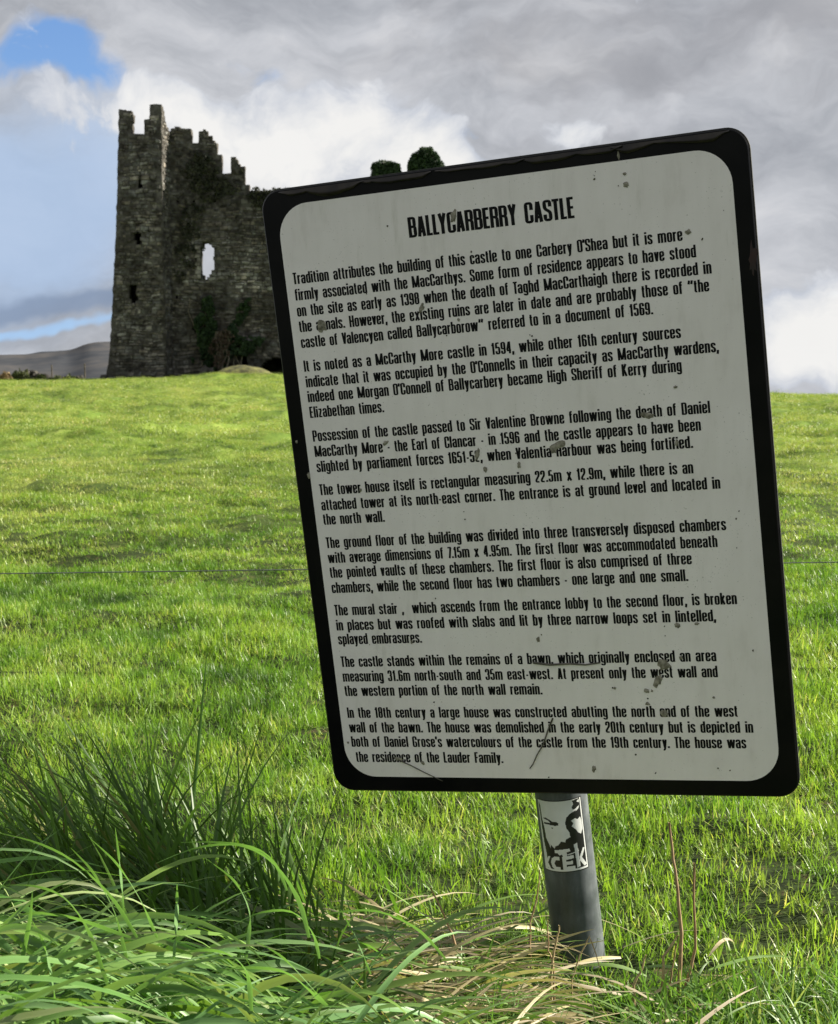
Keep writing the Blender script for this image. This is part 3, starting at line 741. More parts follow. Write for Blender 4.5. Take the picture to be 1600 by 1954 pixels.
def smooth_path(pts, closed, r=11):
    out = []; n_ = len(pts)
    for i, p in enumerate(pts):
        if not closed and i in (0, n_ - 1): out.append(Vector(p)); continue
        a, b_, c_ = Vector(pts[i - 1]), Vector(p), Vector(pts[(i + 1) % n_])
        la, lc = (a - b_).length, (c_ - b_).length
        ra = min(r, la * .5 if (closed or i > 1) else la * .9); rc = min(r, lc * .5 if (closed or i < n_ - 2) else lc * .9)
        p0 = b_ + (a - b_).normalized() * ra; p2 = b_ + (c_ - b_).normalized() * rc
        for k in range(5):
            t = k / 4; out.append(p0 * (1 - t) ** 2 + b_ * 2 * t * (1 - t) + p2 * t * t)
    res = [out[0]]
    for q in out[1:]:
        if (q - res[-1]).length > .05: res.append(q)
    return res
def stroke_mesh(st, bold=1.0):
    closed = isinstance(st, tuple); pts = smooth_path(st[1] if closed else st, closed)
    if closed and (pts[0] - pts[-1]).length < .1: pts.pop()
    n_ = len(pts); L_ = []; R_ = []
    for i in range(n_):
        if closed: a, b_ = pts[i - 1], pts[(i + 1) % n_]
        else: a, b_ = pts[max(0, i - 1)], pts[min(n_ - 1, i + 1)]
        t = (b_ - a).normalized(); nn = Vector((-t.y, t.x)); w = math.hypot(HX * nn.x, HY * nn.y) * bold
        L_.append(pts[i] + nn * w); R_.append(pts[i] - nn * w)
    return L_, R_, closed
def text_mesh(s, x0, x1, base, cap, name, parent, track=8.5, bold=1.0, z=-.0006):
    prev = None; items = []; adv = 0
    kern = {'Va': 5, 'Ta': 4, 'To': 4, 'LY': 6, 'AR': 0, 'ay': 2, 'ry': 1, 'rt': 1, 'ft': 2, 'ff': 0, 'LL': 1, '71': 0, '7.': 8, '.1': 6, 'AL': 0, 'BA': 0, 'we': 2, 'wa': 2, 'ow': 2, 'ov': 2, 've': 3, 'ev': 2, "O'": 2, "'S": 2}
    for ch in s:
        w, st = G[ch]
        if prev and (prev + ch) in kern: adv -= kern[prev + ch]
        items.append((adv, st)); adv += w + (track if ch != ' ' else -4); prev = ch
    total = adv - track; sx = (x1 - x0) / total; sy = cap / 100
    verts = []; faces = []; q = 0
    for a, st in items:
        for s_ in st:
            L_, R_, closed = stroke_mesh(s_, bold); k = len(verts); n_ = len(L_); zz = z - 1e-5 * (q % 5); q += 1
            for p in L_: verts.append(SL(x0 + (a + p.x) * sx, base - p.y * sy, zz))
            for p in R_: verts.append(SL(x0 + (a + p.x) * sx, base - p.y * sy, zz))
            for i in range(n_ if closed else n_ - 1):
                j = (i + 1) % n_; faces.append((k + i, k + j, k + n_ + j, k + n_ + i))
    return mesh_obj(name, verts, faces, M_INK, parent)
LINES = [[("Tradition attributes the building of this castle to one Carbery O'Shea but it is more", .2259, -.2811), ("firmly associated with the MacCarthys. Some form of residence appears to have stood", .24, -.2603),
          ("on the site as early as 1398 when the death of Taghd MacCarthaigh there is recorded in", .2564, -.2397), ("the annals. However, the existing ruins are later in date and are probably those of \"the", .252, -.2195), ('castle of Valencyen called Ballycarborow" referred to in a document of 1569.', .1834, -.1990)],
         [("It is noted as a McCarthy More castle in 1594, while other 16th century sources", .2141, -.1682), ("indicate that it was occupied by the O'Connells in their capacity as MacCarthy wardens,", .2572, -.1478), ("indeed one Morgan O'Connell of Ballycarbery became High Sheriff of Kerry during", .2116, -.1283), ("Elizabethan times.", -.174, -.1078)],
         [("Possession of the castle passed to Sir Valentine Browne following the death of Daniel", .2411, -.0765), ("MacCarthy More - the Earl of Clancar - in 1596 and the castle appears to have been", .2283, -.0562), ("slighted by parliament forces 1651-52, when Valentia Harbour was being fortified.", .217, -.0360)],
         [("The tower house itself is rectangular measuring 22.5m x 12.9m, while there is an", .2148, -.0052), ("attached tower at its north-east corner. The entrance is at ground level and located in", .2455, .0151), ("the north wall.", -.191, .0344)],
         [("The ground floor of the building was divided into three transversely disposed chambers", .2482, .0659), ("with average dimensions of 7.15m x 4.95m. The first floor was accommodated beneath", .2362, .0862), ("the pointed vaults of these chambers. The first floor is also comprised of three", .2033, .1061), ("chambers, while the second floor has two chambers - one large and one small.", .1971, .1268)],
         [("The mural stair ,  which ascends from the entrance lobby to the second floor, is broken", .2537, .1575), ("in places but was roofed with slabs and lit by three narrow loops set in lintelled,", .2267, .1780), ("splayed embrasures.", -.1591, .1972)],
         [("The castle stands within the remains of a bawn, which originally enclosed an area", .2229, .2283), ("measuring 31.6m north-south and 35m east-west. At present only the west wall and", .223, .2486), ("the western portion of the north wall remain.", -.0027, .2687)],
         [("In the 18th century a large house was constructed abutting the north end of the west", .2433, .2991), ("wall of the bawn. The house was demolished in the early 20th century but is depicted in", .2605, .3195), ("both of Daniel Grose's watercolours of the castle from the 19th century. The house was", .2504, .3395), ("the residence of the Lauder Family.", -.0654, .3609)]]
text_mesh('BALLYCARBERRY CASTLE', -.1129, .0996, -.3221, .0249, 'heading', sign, 5.0, .97)
for para in LINES:
    pe = empty('paragraph'); pe.parent = sign
    for s, x1, by in para:
        x0 = {'both': -.2755, 'the ': -.278}.get(s[:4], -.2782)
        if s.startswith('the residence'): x0 = -.2735
        if s.startswith('both'): x0 = -.2775
        text_mesh(s, x0, x1, by, .0146, 'text_line', pe)

# --- peeled film along the top edge, corner patches, stains and specks
def flat_patch(name, pts, z, m_, lift=None):
    n_ = len(pts); c_ = (sum(p_[0] for p_ in pts) / n_, sum(p_[1] for p_ in pts) / n_)
    verts = [SL(c_[0], c_[1], z - (lift or .0008))] + [SL(c_[0] + (x - c_[0]) * .6, c_[1] + (y - c_[1]) * .6, z - (lift or .0008) * .8) for x, y in pts] + [SL(x, y, z) for x, y in pts]
    faces = []
    for i in range(n_):
        j = (i + 1) % n_; faces += [(0, 1 + j, 1 + i), (1 + i, 1 + j, 1 + n_ + j, 1 + n_ + i)]
    return mesh_obj(name, verts, faces, m_, sign, smooth=True)
def film_strip(px0, px1, seed, depth=.015, y0=None):
    r = random.Random(seed); n_ = 60; verts = []; faces = []
    top = -HP / 2 + .0022
    for i in range(n_):
        t = i / (n_ - 1); x = px0 + (px1 - px0) * t
        ph = x * 38 + seed; sc = abs(sin(ph)) ** .6
        d = depth * (.28 + .72 * sc) * (.55 + .45 * noise.noise(Vector((x * 16, seed, 0)))) * min(1, 8 * t, 8 * (1 - t)) + .0012
        for k, (q, zz) in enumerate(((0, -.0004), (.45, -.0014), (.85, -.0022 - .0016 * sc), (1.0, -.0009))):
            verts.append(SL(x, top + d * q, zz + .0004 * noise.noise(Vector((x * 90, k, seed)))))
    for i in range(n_ - 1):
        for k in range(3):
            a = i * 4 + k; faces.append((a, a + 1, a + 5, a + 4))
    return mesh_obj('peeling_film', verts, faces, M_FILM, sign, smooth=True)
film_strip(-.283, -.165, 3, .017); film_strip(-.17, -.075, 9, .013); film_strip(-.07, .045, 15, .010); film_strip(.04, .165, 21, .013); film_strip(.15, .29, 30, .015)
r = random.Random(4)
def at_px(px, py): return pixel_on_panel(px, py, 0)
def blobp(px, py, rx, ry, rot=0, seed=0, n_=14, rag=.3):
    rr_ = random.Random(seed); c_ = at_px(px, py); s = WP / 910 * .82; pts = []
    for i in range(n_):
        a = 2 * pi * i / n_; k = 1 + rr_.uniform(-rag, rag); x, y = cos(a) * rx * k, sin(a) * ry * k
        pts.append((c_[0] + (x * cos(rot) - y * sin(rot)) * s, c_[1] + (x * sin(rot) + y * cos(rot)) * s))
    return pts
M_DROP = simple_mat('dried_dropping', (.12, .115, .08), (.34, .32, .25), 190, .9, .2)
M_DOT = simple_mat('dark_speck', (.03, .03, .02), (.10, .09, .05), 200, .9, .2)
SP = [(866, 412, 7, 14, .2), (1196, 352, 6, 6, 0), (1193, 331, 4, 3, 0), (1314, 442, 6, 5, 0), (805, 588, 5, 11, .5), (615, 622, 12, 13, .3), (736, 845, 8, 4, -.4), (912, 866, 5, 13, .3), (927, 896, 5, 6, .2), (991, 887, 4, 7, .1),
      (1237, 792, 14, 7, .2), (1064, 850, 20, 8, -.25), (1057, 858, 7, 8, 0), (1292, 845, 4, 7, .2), (1290, 738, 4, 3, 0), (590, 907, 4, 8, 0), (567, 843, 3, 4, 0), (1028, 1219, 4, 7, .2), (1293, 1193, 6, 6, 0), (1331, 1190, 5, 3, 0),
      (1268, 1268, 14, 13, .3), (1256, 1298, 9, 15, .35), (1235, 1318, 6, 5, 0), (1245, 1318, 3, 3, 0), (1237, 1343, 5, 4, .3), (1269, 1361, 9, 8, 0), (1363, 1331, 3, 3, 0), (1174, 1313, 3, 3, 0), (1134, 1467, 5, 8, .4), (665, 1417, 3, 3, 0), (808, 1456, 5, 4, .3), (745, 1385, 4, 4, 0), (786, 1224, 3, 5, 0), (1300, 1255, 4, 5, 0), (761, 1448, 10, 4, .2), (689, 935, 3, 4, .3), (876, 610, 3, 4, 0)]
for i, (a, b_, c_, d_, e_) in enumerate(SP):
    flat_patch('dried_dropping', blobp(a, b_, c_, d_, e_, 50 + i), -.0008, M_DROP, .0009)
DT = [(1137, 327), (1135, 335), (1135, 341), (1181, 354), (1382, 401), (1341, 456), (853, 640), (1048, 1483), (1371, 1466), (832, 1142), (1012, 639), (1016, 641), (740, 431), (1170, 1312), (1269, 1195), (1270, 1213), (706, 1230), (1034, 1211), (1237, 1333), (1407, 1045), (1411, 975), (1406, 990), (1060, 1065), (888, 991), (886, 976), (829, 1340), (1438, 1241), (1394, 1470), (1252, 1475), (985, 865), (955, 846), (1214, 1440), (1340, 1390), (730, 1300), (900, 480), (640, 700), (700, 560)]
for i, (a, b_) in enumerate(DT):
    s_ = r.uniform(.9, 2.1); flat_patch('speck', blobp(a, b_, s_, s_ * r.uniform(.8, 1.6), r.random(), 300 + i, 8), -.0008, M_DOT, .0005)
flat_patch('stain', blobp(1437, 495, 9, 34, .05, 7, 18, .4), -.0002, M_RUST, .0002)
flat_patch('stain', blobp(1181, 296, 3, 9, 0, 9, 12, .2), -.0002, M_DROP, .0006)
def stuck(pts, m_, rad, nm='stuck_stalk'):
    path = [SL(*at_px(*p), -.0016) for p in pts]; v_, f_ = tube(path, [rad * (1 - .5 * i / len(pts)) for i in range(len(pts))], 6)
    return mesh_obj(nm, v_, f_, m_, sign, smooth=True)
M_STRAW = simple_mat('dry_straw', (.24, .17, .08), (.46, .36, .20), 30, .6, .3)
M_OLDST = simple_mat('old_stalk', (.07, .065, .05), (.16, .15, .12), 60, .7, .3)
stuck([(1056, 1370), (1046, 1395), (1038, 1420), (1026, 1440), (1018, 1458), (1012, 1466)], M_OLDST, .0011)
stuck([(1019, 1264), (1050, 1268), (1090, 1266), (1118, 1268), (1146, 1264)], M_OLDST, .0016)
stuck([(762, 1450), (785, 1460), (810, 1473), (846, 1490)], M_OLDST, .0009)

# --- post
def galvanised():
    m_, b, bs, out = mat('galvanised_steel')
    g_ = b.n('ShaderNodeTexCoord').outputs['Object']
    a = b.noise(g_, 16, 6, .65); c1 = b.noise(b.vm('MULTIPLY', g_, (1, 1, .12)), 70, 5, .6)
    f = addm(b, b.m('MULTIPLY', a, .6), b.m('MULTIPLY', c1, .4))
    b.l(b.ramp(f, [(.34, (.032, .040, .042)), (.5, (.068, .080, .085)), (.66, (.14, .158, .162))]), bs.inputs['Base Color'])
    bs.inputs['Metallic'].default_value = .1; b.l(b.ss(a, .3, .7, .42, .72), bs.inputs['Roughness'])
    bump(b, bs, f, .15, .002)
    return m_
M_POST = galvanised()
axw = (RW @ ax).normalized()
up_ = -axw
p_top = S(top_c[0], top_c[1], ZP) + up_ * .62
p_bot = base_w - up_ * .35
ux = (RW @ Vector((1, 0, 0))); ux = (ux - ux.dot(axw) * axw).normalized(); uz = axw.cross(ux)   # uz points along panel depth
def cyl(n_=48, rings=14, rad=PR):
    verts = []; faces = []
    for i in range(rings + 1):
        c_ = p_bot.lerp(p_top, i / rings)
        for k in range(n_):
            q = 2 * pi * k / n_; verts.append(SM @ (c_ + (ux * cos(q) + uz * sin(q)) * rad))
    for i in range(rings):
        for k in range(n_):
            a = i * n_ + k; b_ = i * n_ + (k + 1) % n_; faces.append((a, b_, b_ + n_, a + n_))
    faces += [tuple(range(n_)), tuple(range(rings * n_, rings * n_ + n_))]
    return verts, faces
v_, f_ = cyl(); post = mesh_obj('post', v_, f_, M_POST, sign)
for pl in post.data.polygons: pl.use_smooth = len(pl.vertices) == 4
def bracket_piece(name, c_, sz):
    bm = bmesh.new(); block(bm, Vector(c_), sz, 0)
    for v in bm.verts: v.co = SL(*v.co)
    me = bpy.data.meshes.new(name); bm.to_mesh(me); bm.free(); me.materials.append(M_EDGE); o = bpy.data.objects.new(name, me); COL.objects.link(o); o.parent = sign
for yy in (-.22, .24):      # clamp straps behind the board
    xc = top_c[0] + ax.x * (yy - top_c[1])
    for dx in (-.055, .055): bracket_piece('bracket_foot', (xc + dx, yy, .0155), (.035, .03, .012))
    bracket_piece('bracket', (xc, yy, ZP + PR + .003), (.085, .03, .004))

# --- sticker wrapped round the post: black and white stencilled face over cut-off letters
M_SW = simple_mat('sticker_white', (.60, .62, .60), (.70, .72, .70), 30, .35, .5)
M_SB = simple_mat('sticker_black', (.008, .008, .010), (.016, .016, .018), 30, .35, .5)
def sticker():
    # coordinates: 0..100 across, 0..150 down, as printed
    black = [
        [(4, 4), (9, 14), (10, 40), (14, 60), (16, 84), (22, 96), (24, 104), (26, 96), (33, 104), (36, 98), (42, 96), (48, 88), (56, 90), (58, 84), (67, 80), (66, 70), (61, 60), (60, 48), (63, 38), (72, 30), (84, 26), (92, 22), (92, 18), (86, 22), (78, 24), (76, 18), (80, 12), (78, 4), (97, 2), (98, 70), (97, 148), (86, 118), (82, 124), (80, 106), (76, 112), (60, 116), (48, 118), (30, 124), (12, 120), (8, 90), (6, 50)],
        [(12, 40), (20, 38), (28, 41), (36, 46), (44, 46), (47, 49), (46, 53), (40, 54), (30, 53), (22, 52), (15, 52), (14, 49), (22, 48), (30, 48), (26, 44), (20, 42)],
        [(30, 58), (36, 58), (34, 61)],
        [(12, 118), (32, 122), (48, 116), (60, 118), (76, 114), (97, 112), (98, 149), (12, 149)]]
    white = [
        [(72, 46), (80, 42), (86, 46), (92, 42), (95, 52), (95, 68), (90, 78), (84, 74), (80, 66), (72, 58), (76, 52)],
        [(88, 8), (94, 4), (93, 12)], [(82, 24), (88, 20), (93, 17), (90, 24), (84, 28)],
        # small broken letters above
        [(33, 107), (62, 104), (64, 110), (56, 112), (56, 120), (49, 122), (47, 116), (42, 118), (38, 113), (33, 113)],
        # K
        [(3, 124), (8, 123), (9, 134), (15, 123), (21, 122), (13, 137), (21, 151), (14, 151), (9, 141), (8, 150), (3, 149)],
        # C
        [(24, 126), (31, 121), (41, 121), (41, 129), (33, 129), (29, 136), (32, 143), (41, 143), (41, 151), (29, 151), (23, 144), (21, 135)],
        # E
        [(46, 121), (69, 119), (69, 126), (54, 128), (54, 132), (66, 131), (66, 138), (54, 139), (54, 143), (70, 142), (70, 149), (46, 151)],
        # K cut at the right
        [(72, 97), (79, 95), (81, 146), (74, 148)], [(81, 126), (91, 108), (95, 110), (86, 128), (96, 145), (90, 148), (81, 134)]]
    NXs, NYs = 110, 160
    ang0, ang1 = None, None
    verts = []; faces = []; mi = []
    s0, s1 = Vector((top_c[0], top_c[1], ZP)), None
    top_len = -.0068; Lh = .099
    halfang = radians(56)
    cA = radians(-90 + 8)   # towards the viewer, swung a little
    for j in range(NYs + 1):
        for i in range(NXs + 1):
            q = cA - halfang + 2 * halfang * i / NXs + radians(0)
            c_ = S(top_c[0], top_c[1], ZP) + axw * (top_len + Lh * j / NYs)
            # cylinder frame: uz is +depth direction or its negative
            verts.append(SM @ (c_ + (ux * cos(q) + zb_ * sin(q)) * (PR + .0004)))
    a = np.array([(100 * (i + .5) / NXs, 155 * (j + .5) / NYs) for j in range(NYs) for i in range(NXs)])
    X, Y = a[:, 0], a[:, 1] 
    val = np.zeros(len(a), bool)
    for p in black: val |= inpoly_np(X, Y, p)
    for p in white: val &= ~inpoly_np(X, Y, p)
    val |= (X < 2.2) | (X > 97.8) | (Y < 2.2) | (Y > 152.8)
    val &= ~(((X > 2.2) & (X < 5)) | ((X > 95) & (X < 97.8)) | ((Y > 150) & (Y < 152.8))) | ((X < 2.2) | (X > 97.8) | (Y < 2.2) | (Y > 152.8))
    for j in range(NYs):
        for i in range(NXs):
            k = j * (NXs + 1) + i; faces.append((k, k + NXs + 1, k + NXs + 2, k + 1))
    o = mesh_obj('sticker', verts, faces, None, sign, mats=[M_SW, M_SB], midx=val.astype(int).tolist(), smooth=True)
    return o
zb_ = (RW @ Vector((0, 0, 1))); zb_ = (zb_ - zb_.dot(axw) * axw).normalized()
sticker()

# ------------------------------------------------------------------ fence wire
M_WIRE = simple_mat('fence_wire_steel', (.10, .11, .10), (.18, .19, .18), 30, .5, .5, .5)
fence = empty('wire_fence', (0, 3.2, H(0, 3.2))); tag(fence, 'single thin grey fence wire stretched low across the field behind the sign', 'fence')
wl, wr = P(0, 1093, 3.2), P(1600, 1071, 3.2); dr = (wr - wl) / (wr.x - wl.x)
pth = []
for i in range(41):
    x = -5 + 10 * i / 40; p = wl + dr * (x - wl.x); p.z += -.002 * (1 - (x / 5) ** 2) + .0006 * noise.noise(Vector((x * 4, 0, 0))); pth.append(p - fence.location)
v_, f_ = tube(pth, [.0012] * 41, 6); mesh_obj('wire', v_, f_, M_WIRE, fence)
for x in (-5, 5):
    v_, f_ = tube([Vector((x, 3.27, -.3)) - fence.location, Vector((x, 3.27, .8)) - fence.location], [.045, .042], 12); mesh_obj('post', v_, f_, M_WOOD, fence)

# ------------------------------------------------------------------ grass
def grass_material(name, stops, trans=.42, patch=1.0, rough=.42, spec=.35):
    m_, b, bs, out = mat(name)
    g_ = b.n('ShaderNodeNewGeometry').outputs['Position']
    at = b.n('ShaderNodeAttribute', attribute_name='Col').outputs['Color']
    gm = b.vm('MULTIPLY', g_, (1, .55, 0))
    f = addm(b, b.m('MULTIPLY', b.noise(gm, .55, 5, .6), .42), b.m('MULTIPLY', b.noise(gm, 3.3, 4, .6), .36), b.m('MULTIPLY', b.noise(gm, 11, 3, .6), .22))
    f = b.m('ADD', b.m('MULTIPLY', b.m('SUBTRACT', f, .5), patch), .5)
    col = b.mix(1.0, b.ramp(f, stops), at, 'MULTIPLY')
    b.l(col, bs.inputs['Base Color']); bs.inputs['Roughness'].default_value = rough; bs.inputs['Specular IOR Level'].default_value = spec
    tr_ = b.n('ShaderNodeBsdfTranslucent'); b.l(b.mix(1.0, col, (1.02, 1.16, .46), 'MULTIPLY'), tr_.inputs[0])
    mx = b.n('ShaderNodeMixShader'); mx.inputs[0].default_value = trans
    b.l(bs.outputs[0], mx.inputs[1]); b.l(tr_.outputs[0], mx.inputs[2]); b.l(mx.outputs[0], out.inputs[0])
    return m_
M_PAST = grass_material('pasture_blades', [(.36, (.045, .105, .018)), (.45, (.145, .272, .040)), (.55, (.255, .375, .066)), (.70, (.40, .44, .15))], .42, 1.4)
M_PASTF = grass_material('grazed_blades', [(.36, (.065, .110, .026)), (.44, (.185, .262, .056)), (.55, (.310, .375, .100)), (.70, (.42, .42, .16))], .35, 1.6)
M_LONG = grass_material('long_blades', [(.36, (.080, .175, .040)), (.5, (.135, .255, .060)), (.66, (.22, .33, .10))], .38, .6, .42, .32)
M_DRY = grass_material('dry_blades', [(.36, (.36, .30, .16)), (.5, (.55, .48, .29)), (.66, (.68, .62, .42))], .25, .6, .5, .35)

def blade(verts, faces, cols, base, d0, length, width, droop, side, col, segs=4, fold=0.0, twist=0.0):
    """one curved tapering blade; d0 start direction, droop bends it towards the ground"""
    p = Vector(base); d = Vector(d0).normalized(); st = length / segs; s = Vector(side).normalized(); k0 = len(verts)
    tri = fold > 0
    for i in range(segs + 1):
        t = i / segs; w = width * .5 * (1 - t ** 2.4) * (.55 + .45 * min(1, t * 5)) + 1e-5
        sn = (s - s.dot(d) * d)
        if sn.length < 1e-4: sn = d.orthogonal()
        sn.normalize()
        if twist: sn = Matrix.Rotation(twist * t, 3, d) @ sn
        up = sn.cross(d)
        if tri: verts.extend((p - sn * w, p + up * w * fold, p + sn * w)); cols.extend([(*col, 1), (*[c_ * .88 for c_ in col], 1), (*col, 1)])
        else: verts.extend((p - sn * w, p + sn * w)); cols.extend([(*col, 1)] * 2)
        d = (d + Vector((0, 0, -droop * st / length * (0.3 + 1.4 * t)))).normalized(); p = p + d * st
    m_ = 3 if tri else 2
    for i in range(segs):
        a = k0 + i * m_
        for q in range(m_ - 1): faces.append((a + q, a + q + 1, a + m_ + q + 1, a + m_ + q))
def make_tuft(seed, n_, rad, hmin, hmax, wmin, wmax, segs, straw=.06, lean=(0.0, 0.0), m_=None):
    r = random.Random(seed); verts = []; faces = []; cols = []
    for i in range(n_):
        q = r.uniform(0, 2 * pi); rr_ = rad * math.sqrt(r.random()); h_ = r.uniform(hmin, hmax) * (1 - .35 * rr_ / rad)
        a = r.uniform(0, 2 * pi); tl = abs(r.gauss(0, .75)) + .1
        d0 = Vector((cos(a) * tl + lean[0], sin(a) * tl + lean[1], 1))
        c_ = r.uniform(.65, 1.25); col = (c_, c_, c_)
        if r.random() < .2: col = (c_ * 1.2, c_ * 1.08, c_ * .9)
        if r.random() < straw: col = (c_ * 2.1, c_ * 1.35, c_ * 2.8); d0.z *= .45
        blade(verts, faces, cols, (cos(q) * rr_, sin(q) * rr_, -.01), d0, h_, r.uniform(wmin, wmax), r.uniform(.1, 1.3), (cos(a + 1.57 + r.gauss(0, .5)), sin(a + 1.57), 0), col, segs, twist=r.uniform(-.8, .8))
    me = bpy.data.meshes.new('grass_tuft'); me.from_pydata([tuple(v) for v in verts], [], faces); me.materials.append(m_ or M_PAST)
    at = me.color_attributes.new('Col', 'FLOAT_COLOR', 'POINT'); at.data.foreach_set('color', np.asarray(cols, np.float32).ravel())
    me.polygons.foreach_set('use_smooth', [True] * len(me.polygons))
    return bpy.data.objects.new('grass_tuft', me)
def scatter(name, label, pts, rots, scales, protos, seed):
    """one stuff object: points carrying instances of the tuft meshes"""
    me = bpy.data.meshes.new(name); me.from_pydata([tuple(p) for p in pts], [], [])
    n_ = len(pts)
    a = me.attributes.new('rot', 'FLOAT_VECTOR', 'POINT'); a.data.foreach_set('vector', np.asarray(rots, np.float32).ravel())
    a = me.attributes.new('siz', 'FLOAT_VECTOR', 'POINT'); a.data.foreach_set('vector', np.asarray(scales, np.float32).ravel())
    kk = np.random.default_rng(seed).integers(0, len(protos), n_)
    a = me.attributes.new('pick', 'INT', 'POINT'); a.data.foreach_set('value', kk.astype(np.int32))
    o = bpy.data.objects.new(name, me); COL.objects.link(o); o['kind'] = 'stuff'; o['label'] = label; o['category'] = 'grass'
    ng = bpy.data.node_groups.new(name, 'GeometryNodeTree')
    ng.interface.new_socket('Geometry', in_out='INPUT', socket_type='NodeSocketGeometry'); ng.interface.new_socket('Geometry', in_out='OUTPUT', socket_type='NodeSocketGeometry')
    N = ng.nodes; gi = N.new('NodeGroupInput'); go = N.new('NodeGroupOutput'); jn = N.new('GeometryNodeJoinGeometry')
    ra = N.new('GeometryNodeInputNamedAttribute'); ra.data_type = 'FLOAT_VECTOR'; ra.inputs[0].default_value = 'rot'
    sa = N.new('GeometryNodeInputNamedAttribute'); sa.data_type = 'FLOAT_VECTOR'; sa.inputs[0].default_value = 'siz'
    pa = N.new('GeometryNodeInputNamedAttribute'); pa.data_type = 'INT'; pa.inputs[0].default_value = 'pick'
    e2r = N.new('FunctionNodeEulerToRotation'); ng.links.new(ra.outputs[0], e2r.inputs[0])
    for i, p in enumerate(protos):
        oi = N.new('GeometryNodeObjectInfo'); oi.inputs[0].default_value = p
        io = N.new('GeometryNodeInstanceOnPoints'); cmp_ = N.new('FunctionNodeCompare'); cmp_.data_type = 'INT'; cmp_.operation = 'EQUAL'
        ng.links.new(pa.outputs[0], cmp_.inputs[2]); cmp_.inputs[3].default_value = i
        ng.links.new(gi.outputs[0], io.inputs['Points']); ng.links.new(cmp_.outputs[0], io.inputs['Selection']); ng.links.new(oi.outputs['Geometry'], io.inputs['Instance'])
        ng.links.new(e2r.outputs[0], io.inputs['Rotation']); ng.links.new(sa.outputs[0], io.inputs['Scale']); ng.links.new(io.outputs[0], jn.inputs[0])
    ng.links.new(jn.outputs[0], go.inputs[0])
    md = o.modifiers.new('scatter', 'NODES'); md.node_group = ng
    return o
TA = [make_tuft(100 + i, 46, .055, .018, .050, .0013, .0028, 4, .06) for i in range(6)]
TB = [make_tuft(200 + i, 60, .10, .018, .050, .0022, .0042, 3, .06) for i in range(5)]
TC = [make_tuft(300 + i, 150, .26, .02, .055, .005, .010, 2, .08, m_=M_PASTF) for i in range(4)]
TB2 = [make_tuft(250 + i, 70, .12, .018, .045, .0024, .0045, 3, .08, m_=M_PASTF) for i in range(5)]
TD = [make_tuft(400 + i, 150, .55, .03, .075, .012, .022, 2, .06, m_=M_PASTF) for i in range(3)]
def zone(name, label, y0, y1, dens, protos, seed, hs=1.0, kx=.36):
    if y0 > 5: hs, dens = .78, dens * 1.12
    r = np.random.default_rng(seed); area = kx * (y1 * y1 - y0 * y0) + 1.0 * (y1 - y0); n_ = int(area * dens)
    y = np.sqrt(r.uniform(y0 * y0, y1 * y1, n_)); hw = kx * y + .5; x = r.uniform(-1, 1, n_) * hw
    pts = []; rots = []; sc = []
    for a, b_ in zip(x, y):
        w = fbm(a * 1.0, b_ * .7, .9 if y1 < 20 else .35); w2 = fbm(a + 40, b_, 3.0 if y1 < 20 else 1.1)
        s = hs * (1 + .55 * w + .45 * w2) * r.uniform(.7, 1.3)
        s = max(s, .35)
        if w + .6 * w2 < -.55 and r.random() < .6: continue
        if 1.5 < b_ < 1.96 and .11 < a < .26: s *= .4
        pts.append((a, b_, H(a, b_))); tx = r.normal(0, .12); ty = r.normal(0, .12)
        rots.append((tx + .12 * w2, ty - .1, r.uniform(0, 6.28))); sc.append((.6 + .4 * s, .6 + .4 * s, s))
    scatter(name, label, pts, rots, sc, protos, seed)
zone('near_pasture_grass', 'short bright green pasture grass around the sign post and wire', 1.5, 6.2, 900, TA, 11)
zone('middle_pasture_grass', 'sunlit short pasture grass in the middle of the field', 5.6, 9.5, 240, TB + TB2[:2], 12)
zone('grazed_pasture_grass', 'paler grazed pasture grass of the lower slope just beyond the wire', 9.0, 18, 210, TB2 + TB[:1], 16)
zone('far_pasture_grass', 'yellow-green pasture grass on the upper slope of the field', 17, 48, 34, TC, 13)
zone('crest_pasture_grass', 'yellow-green grass along the crest below the castle', 45, 112, 6.0, TD, 14)

